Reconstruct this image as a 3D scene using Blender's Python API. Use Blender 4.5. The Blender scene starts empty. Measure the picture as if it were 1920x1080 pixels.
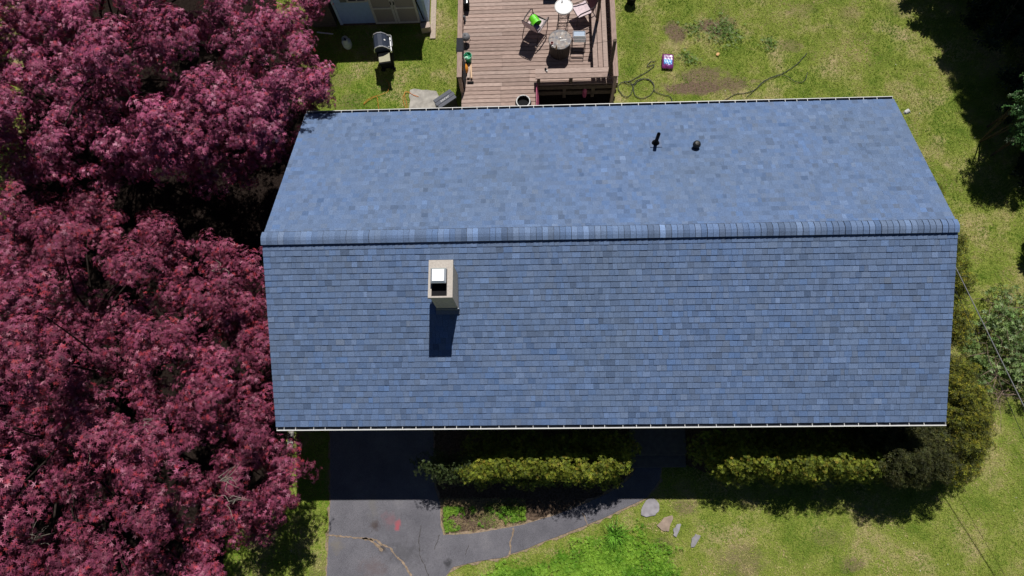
import bpy, math, random
import numpy as np
from mathutils import Vector, Matrix
R = math.radians
random.seed(7)
rng = np.random.default_rng(11)
scene = bpy.context.scene

# ------------------------------------------------------------------ camera
F = 1287.57                                   # focal length in pixels of a 1920 wide frame
CAM = np.array([-1.559, -5.356, 19.84])
def cam_axes(p, y, r):
    c, s = math.cos, math.sin
    M = np.array([[1, 0, 0], [0, -c(p), -s(p)], [0, s(p), -c(p)]])
    Rz = np.array([[c(r), -s(r), 0], [s(r), c(r), 0], [0, 0, 1]])
    Ry = np.array([[c(y), 0, s(y)], [0, 1, 0], [-s(y), 0, c(y)]])
    return Rz @ Ry @ M
AX = cam_axes(R(15.0503), R(2.1940), R(-0.8881))
cd = bpy.data.cameras.new('camera'); co = bpy.data.objects.new('camera', cd); scene.collection.objects.link(co)
cd.sensor_width = 36; cd.lens = F / 1920 * 36; cd.clip_end = 2000; cd.clip_start = 0.1
mw = Matrix.Identity(4)
for i in range(3):
    mw[i][0] = AX[0][i]; mw[i][1] = -AX[1][i]; mw[i][2] = -AX[2][i]; mw[i][3] = CAM[i]
co.matrix_world = mw
scene.camera = co
def at(u, v, z=0.0):                          # where the survey ray (u, v) meets the level z
    d = AX.T @ np.array([(u - 960) / F, (v - 540) / F, 1])
    p = CAM + d * (z - CAM[2]) / d[2]
    return Vector((float(p[0]), float(p[1]), float(z)))

# ------------------------------------------------------------------ light
SUN_EL, SUN_AZ = 59.0, 12.5
w = bpy.data.worlds.new('World'); scene.world = w; w.use_nodes = True
nt = w.node_tree
sky = nt.nodes.new('ShaderNodeTexSky'); sky.sky_type = 'NISHITA'; sky.sun_disc = False
sky.sun_elevation = R(SUN_EL); sky.sun_rotation = R(SUN_AZ)
sky.altitude = 3500; sky.dust_density = 0.0; sky.air_density = .75
bg = nt.nodes['Background']; bg.inputs['Strength'].default_value = 0.05
nt.links.new(sky.outputs[0], bg.inputs[0])
sd = bpy.data.lights.new('sun', 'SUN'); sd.energy = 5.0; sd.angle = R(0.53); sd.color = (1, 0.965, 0.91)
so = bpy.data.objects.new('sun', sd); scene.collection.objects.link(so)
S = Vector((math.sin(R(SUN_AZ)) * math.cos(R(SUN_EL)), math.cos(R(SUN_AZ)) * math.cos(R(SUN_EL)), math.sin(R(SUN_EL))))
so.rotation_euler = S.to_track_quat('Z', 'Y').to_euler(); so.location = S * 60
vs = scene.view_settings
vs.view_transform = 'Standard'; vs.look = 'None'; vs.gamma = 1; vs.exposure = -0.05
try: scene.display_settings.display_device = 'sRGB'
except Exception: pass

# ------------------------------------------------------------------ helpers: objects
COL = scene.collection
def link(name, mesh, parent=None):
    o = bpy.data.objects.new(name, mesh); COL.objects.link(o)
    if parent is not None: o.parent = parent
    return o
def tag(o, label, cat, group=None, kind=None):
    o['label'] = label; o['category'] = cat
    if group: o['group'] = group
    if kind: o['kind'] = kind
    return o
def thing(name, label, cat, loc=(0, 0, 0), rz=0, group=None):
    o = link(name, None); o.location = loc; o.rotation_euler = (0, 0, rz)
    o.empty_display_size = .2
    return tag(o, label, cat, group)

class MB:
    def __init__(s): s.v = []; s.f = []; s.c = []; s.col = None
    def add(s, vs_, fs, col=None):
        b = len(s.v); s.v += [tuple(p) for p in vs_]
        for f in fs: s.f.append(tuple(b + i for i in f)); s.c.append(col)
        return s
    def box(s, c, d, rz=0, rot=None, col=None):
        hx, hy, hz = d[0] / 2, d[1] / 2, d[2] / 2
        m = rot if rot is not None else Matrix.Rotation(rz, 3, 'Z')
        p = [Vector(c) + m @ Vector((x * hx, y * hy, z * hz)) for z in (-1, 1) for y in (-1, 1) for x in (-1, 1)]
        return s.add(p, [(0, 2, 3, 1), (4, 5, 7, 6), (0, 1, 5, 4), (2, 6, 7, 3), (0, 4, 6, 2), (1, 3, 7, 5)], col)
    def bar(s, a, b, wd, ht, up=(0, 0, 1), col=None):        # rectangular bar a -> b
        a, b = Vector(a), Vector(b); z = (b - a).normalized(); u = Vector(up)
        x = z.cross(u)
        if x.length < 1e-4: x = z.cross(Vector((0, 1, 0)))
        x.normalize(); y = x.cross(z)
        p = []
        for q in (a, b):
            for sx, sy in ((-1, -1), (1, -1), (1, 1), (-1, 1)): p.append(q + x * sx * wd / 2 + y * sy * ht / 2)
        return s.add(p, [(0, 1, 2, 3), (7, 6, 5, 4), (0, 4, 5, 1), (1, 5, 6, 2), (2, 6, 7, 3), (3, 7, 4, 0)], col)
    def tube(s, pts, r, n=8, caps=True, col=None):
        pts = [Vector(p) for p in pts]; m = len(pts)
        rr = r if hasattr(r, '__len__') else [r] * m
        vsx = []; px = None
        for i, p in enumerate(pts):
            t = (pts[min(i + 1, m - 1)] - pts[max(i - 1, 0)]).normalized()
            if px is None:
                px = t.cross(Vector((0, 0, 1)))
                if px.length < 1e-3: px = Vector((1, 0, 0))
            px = (px - t * px.dot(t)).normalized(); py = t.cross(px)
            for k in range(n):
                a = 2 * math.pi * k / n; vsx.append(p + (px * math.cos(a) + py * math.sin(a)) * rr[i])
        fs = []
        for i in range(m - 1):
            for k in range(n):
                k2 = (k + 1) % n; fs.append((i * n + k, i * n + k2, (i + 1) * n + k2, (i + 1) * n + k))
        if caps: fs += [tuple(range(n - 1, -1, -1)), tuple((m - 1) * n + k for k in range(n))]
        return s.add(vsx, fs, col)
    def lathe(s, prof, c=(0, 0, 0), n=24, rot=None, col=None, sy=1.0):   # prof: (r, z)
        c = Vector(c); vsx = []
        for r, z in prof:
            for k in range(n):
                a = 2 * math.pi * k / n; q = Vector((r * math.cos(a), r * math.sin(a) * sy, z))
                vsx.append(c + (rot @ q if rot is not None else q))
        fs = []
        for i in range(len(prof) - 1):
            for k in range(n):
                k2 = (k + 1) % n; fs.append((i * n + k, i * n + k2, (i + 1) * n + k2, (i + 1) * n + k))
        fs += [tuple(range(n - 1, -1, -1)), tuple((len(prof) - 1) * n + k for k in range(n))]
        return s.add(vsx, fs, col)
    def prism(s, poly, z0, z1, col=None):
        n = len(poly)
        ar = sum(poly[i][0] * poly[(i + 1) % n][1] - poly[(i + 1) % n][0] * poly[i][1] for i in range(n))
        if ar < 0: poly = poly[::-1]
        p = [(q[0], q[1], z0) for q in poly] + [(q[0], q[1], z1) for q in poly]
        fs = [tuple(range(n - 1, -1, -1)), tuple(range(n, 2 * n))] + [(i, (i + 1) % n, n + (i + 1) % n, n + i) for i in range(n)]
        return s.add(p, fs, col)
    def build(s, name, mat, parent=None, bevel=0, smooth=False):
        me = bpy.data.meshes.new(name); me.from_pydata(s.v, [], s.f); me.materials.append(mat)
        if any(c is not None for c in s.c):
            a = me.attributes.new('tint', 'FLOAT_COLOR', 'FACE')
            a.data.foreach_set('color', np.array([(list(c) + [1])[:4] if c is not None else (1, 1, 1, 1) for c in s.c], np.float32).ravel())
        if smooth: me.polygons.foreach_set('use_smooth', [True] * len(me.polygons))
        me.update()
        o = link(name, me, parent)
        if bevel:
            b = o.modifiers.new('bevel', 'BEVEL'); b.width = bevel; b.segments = 2; b.limit_method = 'ANGLE'; b.angle_limit = R(40)
        return o

def fast_mesh(name, V, Fc, mat, parent=None, tint=None):     # V (n,3); Fc (m,k); tint per face (m,3)
    me = bpy.data.meshes.new(name); m, k = Fc.shape
    me.vertices.add(len(V)); me.vertices.foreach_set('co', V.astype(np.float32).ravel())
    me.loops.add(m * k); me.loops.foreach_set('vertex_index', Fc.astype(np.int32).ravel())
    me.polygons.add(m); me.polygons.foreach_set('loop_start', np.arange(0, m * k, k, dtype=np.int32))
    me.update(calc_edges=True); me.materials.append(mat)
    if tint is not None:
        a = me.attributes.new('tint', 'FLOAT_COLOR', 'FACE')
        a.data.foreach_set('color', np.concatenate([tint, np.ones((m, 1))], 1).astype(np.float32).ravel())
    return link(name, me, parent)

# ------------------------------------------------------------------ helpers: materials
def nmat(name):
    m = bpy.data.materials.new(name); m.use_nodes = True
    return m, m.node_tree.nodes, m.node_tree.links, m.node_tree.nodes['Principled BSDF']
def mat(name, rgb, rough=.6, metal=0, var=.12, scale=30, bump=0, spec=.4, tint=False, stretch=None):
    m, N, L, P = nmat(name)
    P.inputs['Roughness'].default_value = rough; P.inputs['Metallic'].default_value = metal
    P.inputs['Specular IOR Level'].default_value = spec
    tc = N.new('ShaderNodeTexCoord'); no = N.new('ShaderNodeTexNoise'); no.inputs['Scale'].default_value = scale
    no.inputs['Detail'].default_value = 6
    src = tc.outputs['Object']
    if stretch:
        mp = N.new('ShaderNodeMapping'); mp.inputs['Scale'].default_value = stretch; L.new(src, mp.inputs[0]); src = mp.outputs[0]
    L.new(src, no.inputs['Vector'])
    mr = N.new('ShaderNodeMapRange'); mr.inputs['From Min'].default_value = .3; mr.inputs['From Max'].default_value = .7
    mr.inputs['To Min'].default_value = 1 - var; mr.inputs['To Max'].default_value = 1 + var
    L.new(no.outputs['Fac'], mr.inputs['Value'])
    mx = N.new('ShaderNodeMix'); mx.data_type = 'RGBA'; mx.blend_type = 'MULTIPLY'; mx.inputs['Factor'].default_value = 1
    if tint:
        at_ = N.new('ShaderNodeAttribute'); at_.attribute_name = 'tint'; L.new(at_.outputs['Color'], mx.inputs[6])
    else: mx.inputs[6].default_value = (*rgb, 1)
    L.new(mr.outputs[0], mx.inputs[7]); L.new(mx.outputs[2], P.inputs['Base Color'])
    if bump:
        b = N.new('ShaderNodeBump'); b.inputs['Strength'].default_value = bump; b.inputs['Distance'].default_value = .01
        L.new(no.outputs['Fac'], b.inputs['Height']); L.new(b.outputs[0], P.inputs['Normal'])
    return m
def leafmat(name, rough=.5, spec=.3, trans=0.0):
    m, N, L, P = nmat(name)
    a = N.new('ShaderNodeAttribute'); a.attribute_name = 'tint'
    L.new(a.outputs['Color'], P.inputs['Base Color']); P.inputs['Roughness'].default_value = rough
    P.inputs['Specular IOR Level'].default_value = spec
    if trans:
        t = N.new('ShaderNodeBsdfTranslucent'); L.new(a.outputs['Color'], t.inputs[0])
        ms = N.new('ShaderNodeMixShader'); ms.inputs[0].default_value = trans
        L.new(P.outputs[0], ms.inputs[1]); L.new(t.outputs[0], ms.inputs[2])
        L.new(ms.outputs[0], N['Material Output'].inputs[0])
    return m

M = {}
M['white'] = mat('white_paint', (.64, .64, .63), .45, var=.05)
M['trough'] = mat('gutter_inside', (.10, .11, .13), .7, var=.4, scale=9)
M['shingle'] = mat('shingles', (1, 1, 1), .92, var=.34, scale=70, bump=.35, spec=.25, tint=True)
M['vent_dark'] = mat('ridge_vent_plastic', (.012, .012, .014), .7)
M['siding'] = mat('house_siding', (.55, .56, .55), .6, var=.05)
M['stucco'] = mat('chimney_mortar', (.45, .40, .34), .9, var=.2, scale=25, bump=.4)
M['crown'] = mat('crown_concrete', (.46, .415, .37), .85, var=.12, scale=20, bump=.2)
M['galv'] = mat('galvanised_metal', (.78, .80, .83), .38, metal=.7, var=.06)
M['lead'] = mat('flashing_metal', (.20, .22, .26), .5, metal=.5)
M['black'] = mat('black_plastic', (.012, .012, .014), .7, spec=.06)
M['blackmetal'] = mat('black_metal', (.012, .013, .016), .45, spec=.3)
M['glass'] = mat('window_glass', (.02, .025, .03), .08, spec=.6, var=.02)
M['concrete'] = mat('concrete', (.33, .31, .28), .9, var=.25, scale=6, bump=.3)
M['bark'] = mat('bark', (.07, .05, .04), .9, var=.4, scale=14, bump=.6)
M['darkbark'] = mat('dark_bark', (.03, .022, .02), 1.0, var=.4, scale=14, spec=.05)
M['twig'] = mat('bare_twig', (.30, .26, .22), .8, var=.2)
M['deckframe'] = mat('deck_frame_timber', (.10, .07, .052), .85, var=.3, scale=12)
M['rail'] = mat('rail_timber', (.31, .22, .185), .85, var=.25, scale=6, stretch=(6, 1, 6), bump=.2)
M['maple_leaf'] = leafmat('maple_leaf', .55, .16, .06)
M['leaf'] = leafmat('shrub_leaf', .55, .2, .12)
M['needle'] = leafmat('needle_leaf', .6, .25, .08)
M['blade'] = leafmat('grass_blade', .6, .2, .15)

# ------------------------------------------------------------------ numpy noise for blade colours and densities
_perm = rng.random((64, 64))
def vnoise(x, y):
    xi, yi = np.floor(x).astype(int), np.floor(y).astype(int); fx, fy = x - xi, y - yi
    fx, fy = fx * fx * (3 - 2 * fx), fy * fy * (3 - 2 * fy)
    g = lambda a, b: _perm[a % 64, b % 64]
    return (g(xi, yi) * (1 - fx) + g(xi + 1, yi) * fx) * (1 - fy) + (g(xi, yi + 1) * (1 - fx) + g(xi + 1, yi + 1) * fx) * fy
def fbm(x, y): return .5 * vnoise(x, y) + .28 * vnoise(x * 2.3 + 7, y * 2.3 + 3) + .22 * vnoise(x * 5.1 + 1, y * 5.1 + 9)
def rimdist(x, y, poly):
    P_ = np.array(poly); Q_ = np.roll(P_, -1, 0); ed = np.full(len(x), 9.0)
    for a_, b_ in zip(P_, Q_):
        t_ = np.clip(((x - a_[0]) * (b_ - a_)[0] + (y - a_[1]) * (b_ - a_)[1]) / ((b_ - a_) ** 2).sum(), 0, 1)
        ed = np.minimum(ed, np.hypot(x - a_[0] - t_ * (b_ - a_)[0], y - a_[1] - t_ * (b_ - a_)[1]))
    return ed
def inpoly(x, y, poly):
    r = np.zeros(len(x), bool); n = len(poly); j = n - 1
    for i in range(n):
        xi, yi = poly[i][0], poly[i][1]; xj, yj = poly[j][0], poly[j][1]
        r ^= ((yi > y) != (yj > y)) & (x < (xj - xi) * (y - yi) / (yj - yi + 1e-12) + xi); j = i
    return r
def P2(lst, z=0): return [(at(u, v, z).x, at(u, v, z).y) for u, v in lst]

# ------------------------------------------------------------------ layout of the ground
drive_poly = P2([(620, 800), (620, 935), (617, 1000), (613, 1085), (610, 1250), (836, 1250), (832, 1085), (850, 1063), (895, 1052), (940, 1045), (985, 1029),
                 (1022, 1014), (1060, 1000), (1085, 990), (1120, 976), (1165, 955), (1190, 944), (1212, 932), (1226, 915), (1236, 900), (1240, 872),
                 (1192, 872), (1187, 890), (1172, 905), (1140, 925), (1095, 945), (1040, 966), (975, 985), (930, 993), (880, 1001), (832, 1003),
                 (826, 985), (826, 945), (815, 915), (812, 800)])
bed_poly = P2([(812, 795), (812, 918), (826, 945), (827, 985), (832, 1002), (880, 1000), (930, 992), (975, 984), (1040, 965), (1095, 944), (1140, 924), (1172, 904),
               (1187, 889), (1192, 870), (1192, 795)])
bed2_poly = P2([(1283, 795), (1283, 870), (1320, 885), (1400, 890), (1640, 890), (1740, 870), (1760, 800), (1700, 795)])
house_rect = [(-7.7, -3.85), (7.7, -3.85), (7.7, 3.85), (-7.7, 3.85)]
pad_poly = P2([(769, 168), (800, 169), (819, 171), (824, 181), (816, 215), (766, 215)])
stones_px = [[(1203, 950), (1212, 938), (1224, 932), (1234, 942), (1237, 955), (1228, 967), (1212, 970), (1201, 966)],
             [(1231, 985), (1245, 970), (1260, 965), (1262, 972), (1254, 996), (1246, 997)],
             [(1262, 1003), (1262, 992), (1270, 981), (1277, 982), (1274, 993), (1268, 1008)],
             [(1294, 1027), (1296, 1010), (1304, 1001), (1314, 1004), (1308, 1016), (1300, 1027)]]
stone_polys = [P2(s) for s in stones_px]
# bare earth: centre px, half sizes in metres
soil_px = [(1265, 62, .36, .42), (1335, 50, .55, .32), (1320, 143, .85, .38), (1305, 165, 1.35, .28), (1365, 45, .4, .3), (1480, 85, .4, .3), (1350, 158, 1.1, .3),
           (1395, 1052, .75, .42), (1245, 1025, .3, .2), (1600, 1060, .35, .2), (860, 975, .55, .35), (600, 1070, .3, .5), (545, 60, .5, 1.0), (490, 1000, .5, .5),
           (1285, 950, .35, .25), (880, 985, .7, .25), (655, 190, .5, .35), (1500, 20, .5, .3), (1690, 15, .5, .4), (1545, 1010, .5, .25), (640, 150, .5, .3),
           (1590, 30, .4, .35), (1870, 740, .5, .4)]
soils = [(at(u, v).x, at(u, v).y, a, b) for u, v, a, b in soil_px]
SOIL_AMT = [.9, .9, .8, .95, .6, .5, .8, .5, .5, .6, .8, .35, .9, .9, .6, .9, .35, .3, .4, .3, .3, .3, .5]
def soilmask(x, y):
    m = np.zeros_like(x)
    d0 = (fbm(x * 2.2 + 5, y * 2.2) - .5) * 1.3 + (fbm(x * 9, y * 9) - .5) * .9
    for (cx, cy, a, b), am in zip(soils, SOIL_AMT):
        d = np.sqrt(((x - cx) / a) ** 2 + ((y - cy) / b) ** 2) + d0
        m = np.maximum(m, am * np.clip((1.15 - d) / .5, 0, 1))
    return m

# lawn: one sheet to the horizon
m, N, L, P = nmat('lawn_turf')
tc = N.new('ShaderNodeTexCoord')
def noise(sc, det=6, ro=.6):
    n = N.new('ShaderNodeTexNoise'); n.inputs['Scale'].default_value = sc; n.inputs['Detail'].default_value = det
    n.inputs['Roughness'].default_value = ro; L.new(tc.outputs['Object'], n.inputs['Vector']); return n
def ramp(src, stops):
    r = N.new('ShaderNodeValToRGB'); e = r.color_ramp.elements
    while len(e) < len(stops): e.new(.5)
    for el, (p, c) in zip(e, stops): el.position = p; el.color = (*c, 1)
    L.new(src, r.inputs[0]); return r.outputs[0]
def mixc(f, a, b, t='MIX'):
    x = N.new('ShaderNodeMix'); x.data_type = 'RGBA'; x.blend_type = t
    for s_, i in ((f, 0), (a, 6), (b, 7)):
        if hasattr(s_, 'links'): L.new(s_, x.inputs[i])
        else: x.inputs[i].default_value = s_ if i == 0 else (*s_, 1)
    return x.outputs[2]
g1 = ramp(noise(.9, 8, .65).outputs[0], [(.32, (.11, .17, .022)), (.5, (.22, .26, .05)), (.68, (.40, .32, .17))])
g2 = ramp(noise(34, 4, .7).outputs[0], [(.3, (.35, .35, .35)), (.7, (1.5, 1.5, 1.5))])
base = mixc(1.0, g1, g2, 'MULTIPLY')
dist = noise(2.2, 6, .7)
sepx = N.new('ShaderNodeSeparateXYZ'); L.new(tc.outputs['Object'], sepx.inputs[0])
acc = None
def mth(op, a, b=None, clamp=False):
    n = N.new('ShaderNodeMath'); n.operation = op; n.use_clamp = clamp
    for i, q in enumerate((a, b)):
        if q is None: continue
        if hasattr(q, 'links'): L.new(q, n.inputs[i])
        else: n.inputs[i].default_value = q
    return n.outputs[0]
dn = mth('MULTIPLY', mth('SUBTRACT', dist.outputs[0], .5), 2.6)
for (cx, cy, a, b), am in zip(soils, SOIL_AMT):
    dx = mth('DIVIDE', mth('SUBTRACT', sepx.outputs[0], cx), a); dy = mth('DIVIDE', mth('SUBTRACT', sepx.outputs[1], cy), b)
    d = mth('SQRT', mth('ADD', mth('MULTIPLY', dx, dx), mth('MULTIPLY', dy, dy)))
    q = mth('MULTIPLY', mth('MULTIPLY', mth('SUBTRACT', 1.15, mth('ADD', d, dn)), 2.0, True), am)
    acc = q if acc is None else mth('MAXIMUM', acc, q)
soilc = ramp(noise(16, 8, .7).outputs[0], [(.3, (.07, .045, .033)), (.55, (.17, .115, .085)), (.75, (.27, .20, .14))])
L.new(mixc(acc, base, soilc), P.inputs['Base Color'])
P.inputs['Roughness'].default_value = .95; P.inputs['Specular IOR Level'].default_value = .1
bp = N.new('ShaderNodeBump'); bp.inputs['Strength'].default_value = .8; bp.inputs['Distance'].default_value = .05
L.new(noise(22, 5, .7).outputs[0], bp.inputs['Height']); L.new(bp.outputs[0], P.inputs['Normal'])
M['lawn'] = m
lb = MB().add([(-600, -600, 0), (600, -600, 0), (600, 600, 0), (-600, 600, 0)], [(0, 1, 2, 3)])
tag(lb.build('lawn', M['lawn']), 'patchy green and straw coloured lawn around the house', 'lawn', kind='structure')

# mulch beds, and a painted shade sheet under the maples
def sheet(name, poly, z0, z1, mt, label, cat, jit=0, parent=None):
    if jit:
        q = []
        for i in range(len(poly)):
            a, b = Vector(poly[i]), Vector(poly[(i + 1) % len(poly)]); n = max(1, int((b - a).length / .12))
            nrm = Vector((b - a).yx).normalized(); nrm.x *= -1
            for k in range(n): q.append(tuple(a.lerp(b, k / n) + nrm * random.uniform(-jit, jit)))
        poly = q
    o = MB().prism(poly, z0, z1).build(name, mt, parent)
    return tag(o, label, cat, kind='structure') if parent is None else o
M['shade_dark'] = mat('painted_shade', (.018, .013, .011), 1.0, var=.6, scale=22, bump=.8, spec=0.0)  # ground colour taken down to near black to stand for tree and deck shade
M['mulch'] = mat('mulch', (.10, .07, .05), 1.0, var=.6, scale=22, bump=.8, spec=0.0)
M['soiledge'] = mat('sandy_soil', (.25, .185, .13), .95, var=.35, scale=16, bump=.5)
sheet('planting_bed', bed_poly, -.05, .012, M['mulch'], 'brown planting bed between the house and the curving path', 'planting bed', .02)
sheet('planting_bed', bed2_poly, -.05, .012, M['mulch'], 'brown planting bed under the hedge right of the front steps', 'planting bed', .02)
SHADE_POLYS = [P2([(50, 330), (40, -60), (520, -60), (520, 60), (560, 130), (560, 205), (640, 215), (640, 480), (640, 600), (600, 790), (540, 800), (538, 850), (540, 930), (470, 985), (420, 1010), (420, 1200), (-250, 1200), (-250, 420), (20, 410)])]
sheet('painted_shade', SHADE_POLYS[0], -.05, .010, M['shade_dark'], 'near black sheet painted as shade on the ground under the purple maples', 'painted shade', .05)  # dark sheet painted in for the shade below the crowns
# sandy verge along driveway and path
verge = []
cx_, cy_ = np.mean([p[0] for p in drive_poly]), np.mean([p[1] for p in drive_poly])
def offset(poly, d):
    out = []; n = len(poly); ar = sum(poly[i][0] * poly[(i + 1) % n][1] - poly[(i + 1) % n][0] * poly[i][1] for i in range(n)); sg = 1 if ar > 0 else -1
    for i in range(n):
        a, b, c = Vector(poly[i - 1]), Vector(poly[i]), Vector(poly[(i + 1) % n])
        n1 = Vector(((b - a).y, -(b - a).x)).normalized(); n2 = Vector(((c - b).y, -(c - b).x)).normalized()
        q = (n1 + n2); q = q.normalized() if q.length > 1e-6 else n1
        out.append(tuple(b + q * d * sg))
    return out
verge_poly = offset(drive_poly, .055)
sheet('path_verge', verge_poly, -.05, .016, M['soiledge'], 'sandy ragged verge along the asphalt driveway and path', 'verge', .045)

# asphalt
m, N, L, P = nmat('asphalt'); tc = N.new('ShaderNodeTexCoord')
a1 = ramp(noise(1.1, 7, .6).outputs[0], [(.3, (.098, .096, .112)), (.55, (.140, .136, .155)), (.75, (.182, .175, .190))])
a2 = ramp(noise(150, 2, .8).outputs[0], [(.35, (.45, .45, .45)), (.65, (1.5, 1.5, 1.5))])
c = mixc(1.0, a1, a2, 'MULTIPLY')
sepx = N.new('ShaderNodeSeparateXYZ'); L.new(tc.outputs['Object'], sepx.inputs[0])
dn2 = mth('MULTIPLY', mth('SUBTRACT', noise(5, 6, .7).outputs[0], .5), 3.5)
def blot(c, px, a, b, col, am):
    q0 = at(*px)
    dx = mth('DIVIDE', mth('SUBTRACT', sepx.outputs[0], q0.x), a); dy = mth('DIVIDE', mth('SUBTRACT', sepx.outputs[1], q0.y), b)
    d = mth('ADD', mth('SQRT', mth('ADD', mth('MULTIPLY', dx, dx), mth('MULTIPLY', dy, dy))), dn2)
    return mixc(mth('MULTIPLY', mth('SUBTRACT', 1.2, d, True), am, True), c, col)
c = blot(c, (703, 985), .14, .14, (.06, .045, .045), .9)
c = blot(c, (746, 986), .085, .20, (.38, .07, .09), .8)
c = blot(c, (733, 975), .22, .22, (.22, .10, .115), .4)
c = blot(c, (716, 1030), .11, .1, (.05, .04, .035), .9)
c = blot(c, (840, 1057), .1, .16, (.03, .03, .034), .8)
c = blot(c, (632, 1022), .2, .2, (.16, .145, .13), .8)
c = blot(c, (700, 1065), .4, .3, (.12, .085, .085), .5)
c = blot(c, (760, 1040), .5, .35, (.05, .05, .055), .5)
c = blot(c, (700, 945), .14, .5, (.14, .13, .12), .5)
L.new(c, P.inputs['Base Color']); P.inputs['Roughness'].default_value = .85; P.inputs['Specular IOR Level'].default_value = .3
bp = N.new('ShaderNodeBump'); bp.inputs['Strength'].default_value = .35; bp.inputs['Distance'].default_value = .01
L.new(noise(120, 3, .7).outputs[0], bp.inputs['Height']); L.new(bp.outputs[0], P.inputs['Normal'])
M['asphalt'] = m
drive = sheet('driveway', drive_poly, -.05, .03, M['asphalt'], 'cracked dark asphalt driveway with a curving footpath to the front steps', 'driveway', .008)
def ribbon(pts, wid, z, jit):
    mb = MB(); fine = []
    for i in range(len(pts) - 1):
        a, b = Vector(pts[i]), Vector(pts[i + 1]); n = max(1, int((b - a).length / .05))
        for k in range(n): fine.append(a.lerp(b, k / n) + Vector((random.gauss(0, jit), random.gauss(0, jit))))
    fine.append(Vector(pts[-1])); vsx = []
    for i, p in enumerate(fine):
        t = (fine[min(i + 1, len(fine) - 1)] - fine[max(0, i - 1)]).normalized(); n = Vector((-t.y, t.x)); wd = wid * random.uniform(.35, 1.3) / 2
        vsx += [(p.x + n.x * wd, p.y + n.y * wd, z), (p.x - n.x * wd, p.y - n.y * wd, z)]
    return mb.add(vsx, [(2 * i, 2 * i + 1, 2 * i + 3, 2 * i + 2) for i in range(len(fine) - 1)])
for pts, wd in (([(614, 1003), (650, 1006), (690, 1010), (706, 1012), (716, 1020), (732, 1026), (742, 1042), (756, 1053), (766, 1070), (775, 1085)], .05),
                ([(680, 1009), (695, 1012), (708, 1022), (718, 1032)], .07),
                ([(963, 990), (961, 1004), (957, 1016), (958, 1030), (955, 1040)], .045),
                ([(1092, 962), (1098, 974), (1103, 986)], .025)):
    ribbon(P2(pts), wd, .035, .008).build('crack', M['soiledge'], drive)
M['oldcrack'] = mat('old_crack', (.045, .04, .035), .95)
for pts, wd in (([(790, 985), (786, 1010), (787, 1040), (800, 1070), (806, 1085)], .018), ([(825, 1002), (818, 1020), (815, 1030)], .014), ([(880, 1020), (872, 1040)], .012)):
    ribbon(P2(pts), wd, .035, .008).build('crack', M['oldcrack'], drive)
for i, (sp, lab, colr) in enumerate(zip(stone_polys, ['largest grey stepping stone, nearest the path', 'tan pointed stepping stone beside the grey ones',
                                    'narrow grey stepping stone right of the tan one', 'small grey stepping stone farthest from the path'],
                                   [(.27, .255, .275), (.29, .22, .175), (.26, .25, .265), (.25, .24, .255)])):
    m_ = mat('flagstone', colr, .85, var=.25, scale=7, bump=.4)
    q = []
    for k in range(len(sp)):
        a, b = Vector(sp[k]), Vector(sp[(k + 1) % len(sp)])
        for j in range(3): q.append(tuple(a.lerp(b, j / 3) + Vector((random.gauss(0, .008), random.gauss(0, .008)))))
    tag(MB().prism(q, -.03, .035).build('stepping_stone', m_, bevel=.012), lab, 'stepping stone', 'stepping stones across the lawn')
sheet('concrete_pad', pad_poly, -.03, .03, M['concrete'], 'worn concrete pad on the lawn beside the storage box', 'concrete pad', .03)
cp = at(546, 825)
tag(MB().box((cp.x, cp.y, .03), (.16, .62, .12)).build('edging_slab', M['concrete'], bevel=.01), 'pale concrete edging slab at the left front corner of the house', 'paving slab')

# ------------------------------------------------------------------ house
house = thing('house', 'single storey house with a blue grey shingled gable roof', 'house')
EZ, RZ_, HD = 3.0, 4.7636, 4.2311             # eave height, ridge height, half depth
TS = (RZ_ - EZ) / HD; SL = math.hypot(HD, RZ_ - EZ)
def xl(s, back):  return -8.05 + (.13 if back else .03) * s      # s: 0 ridge .. 1 eave
def xr(s, back):  return 7.98 + (.05 if back else .01) * s
# walls with gables
wb = MB()
wx, wy = 7.62, 3.83
wb.add([(-wx, -wy, -.2), (wx, -wy, -.2), (wx, wy, -.2), (-wx, wy, -.2), (-wx, -wy, EZ + (HD - wy) * TS - .12), (wx, -wy, EZ + (HD - wy) * TS - .12), (wx, wy, EZ + (HD - wy) * TS - .12), (-wx, wy, EZ + (HD - wy) * TS - .12), (-wx, 0, RZ_ - .14), (wx, 0, RZ_ - .14)],
       [(0, 1, 5, 4), (2, 3, 7, 6), (1, 2, 6, 9, 5), (3, 0, 4, 8, 7)])
for k in range(18):                          # lapped boards standing proud
    z = .3 + k * .16
    if z < 2.8:
        for sy in (-1, 1): wb.box((0, sy * (wy + .008), z), (2 * wx - .02, .016, .012))
        for sx in (-1, 1): wb.box((sx * (wx + .008), 0, z), (.016, 2 * wy - .02, .012))
wb.build('wall', M['siding'], house)
# roof boards
rb = MB()
for back in (0, 1):
    sg = 1 if back else -1
    p = []
    for dz in (-.11, -.006):
        p += [(xl(0, back), 0, RZ_ + dz), (xr(0, back), 0, RZ_ + dz), (xr(1, back), sg * HD, EZ + dz), (xl(1, back), sg * HD, EZ + dz)]
    rb.add(p, [(0, 1, 2, 3), (4, 5, 6, 7), (1, 2, 6, 5), (3, 0, 4, 7), (2, 3, 7, 6)])
M['edge'] = mat('drip_edge', (.12, .13, .15), .5, var=.1)
roof = rb.build('roof', M['edge'], house)
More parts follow.
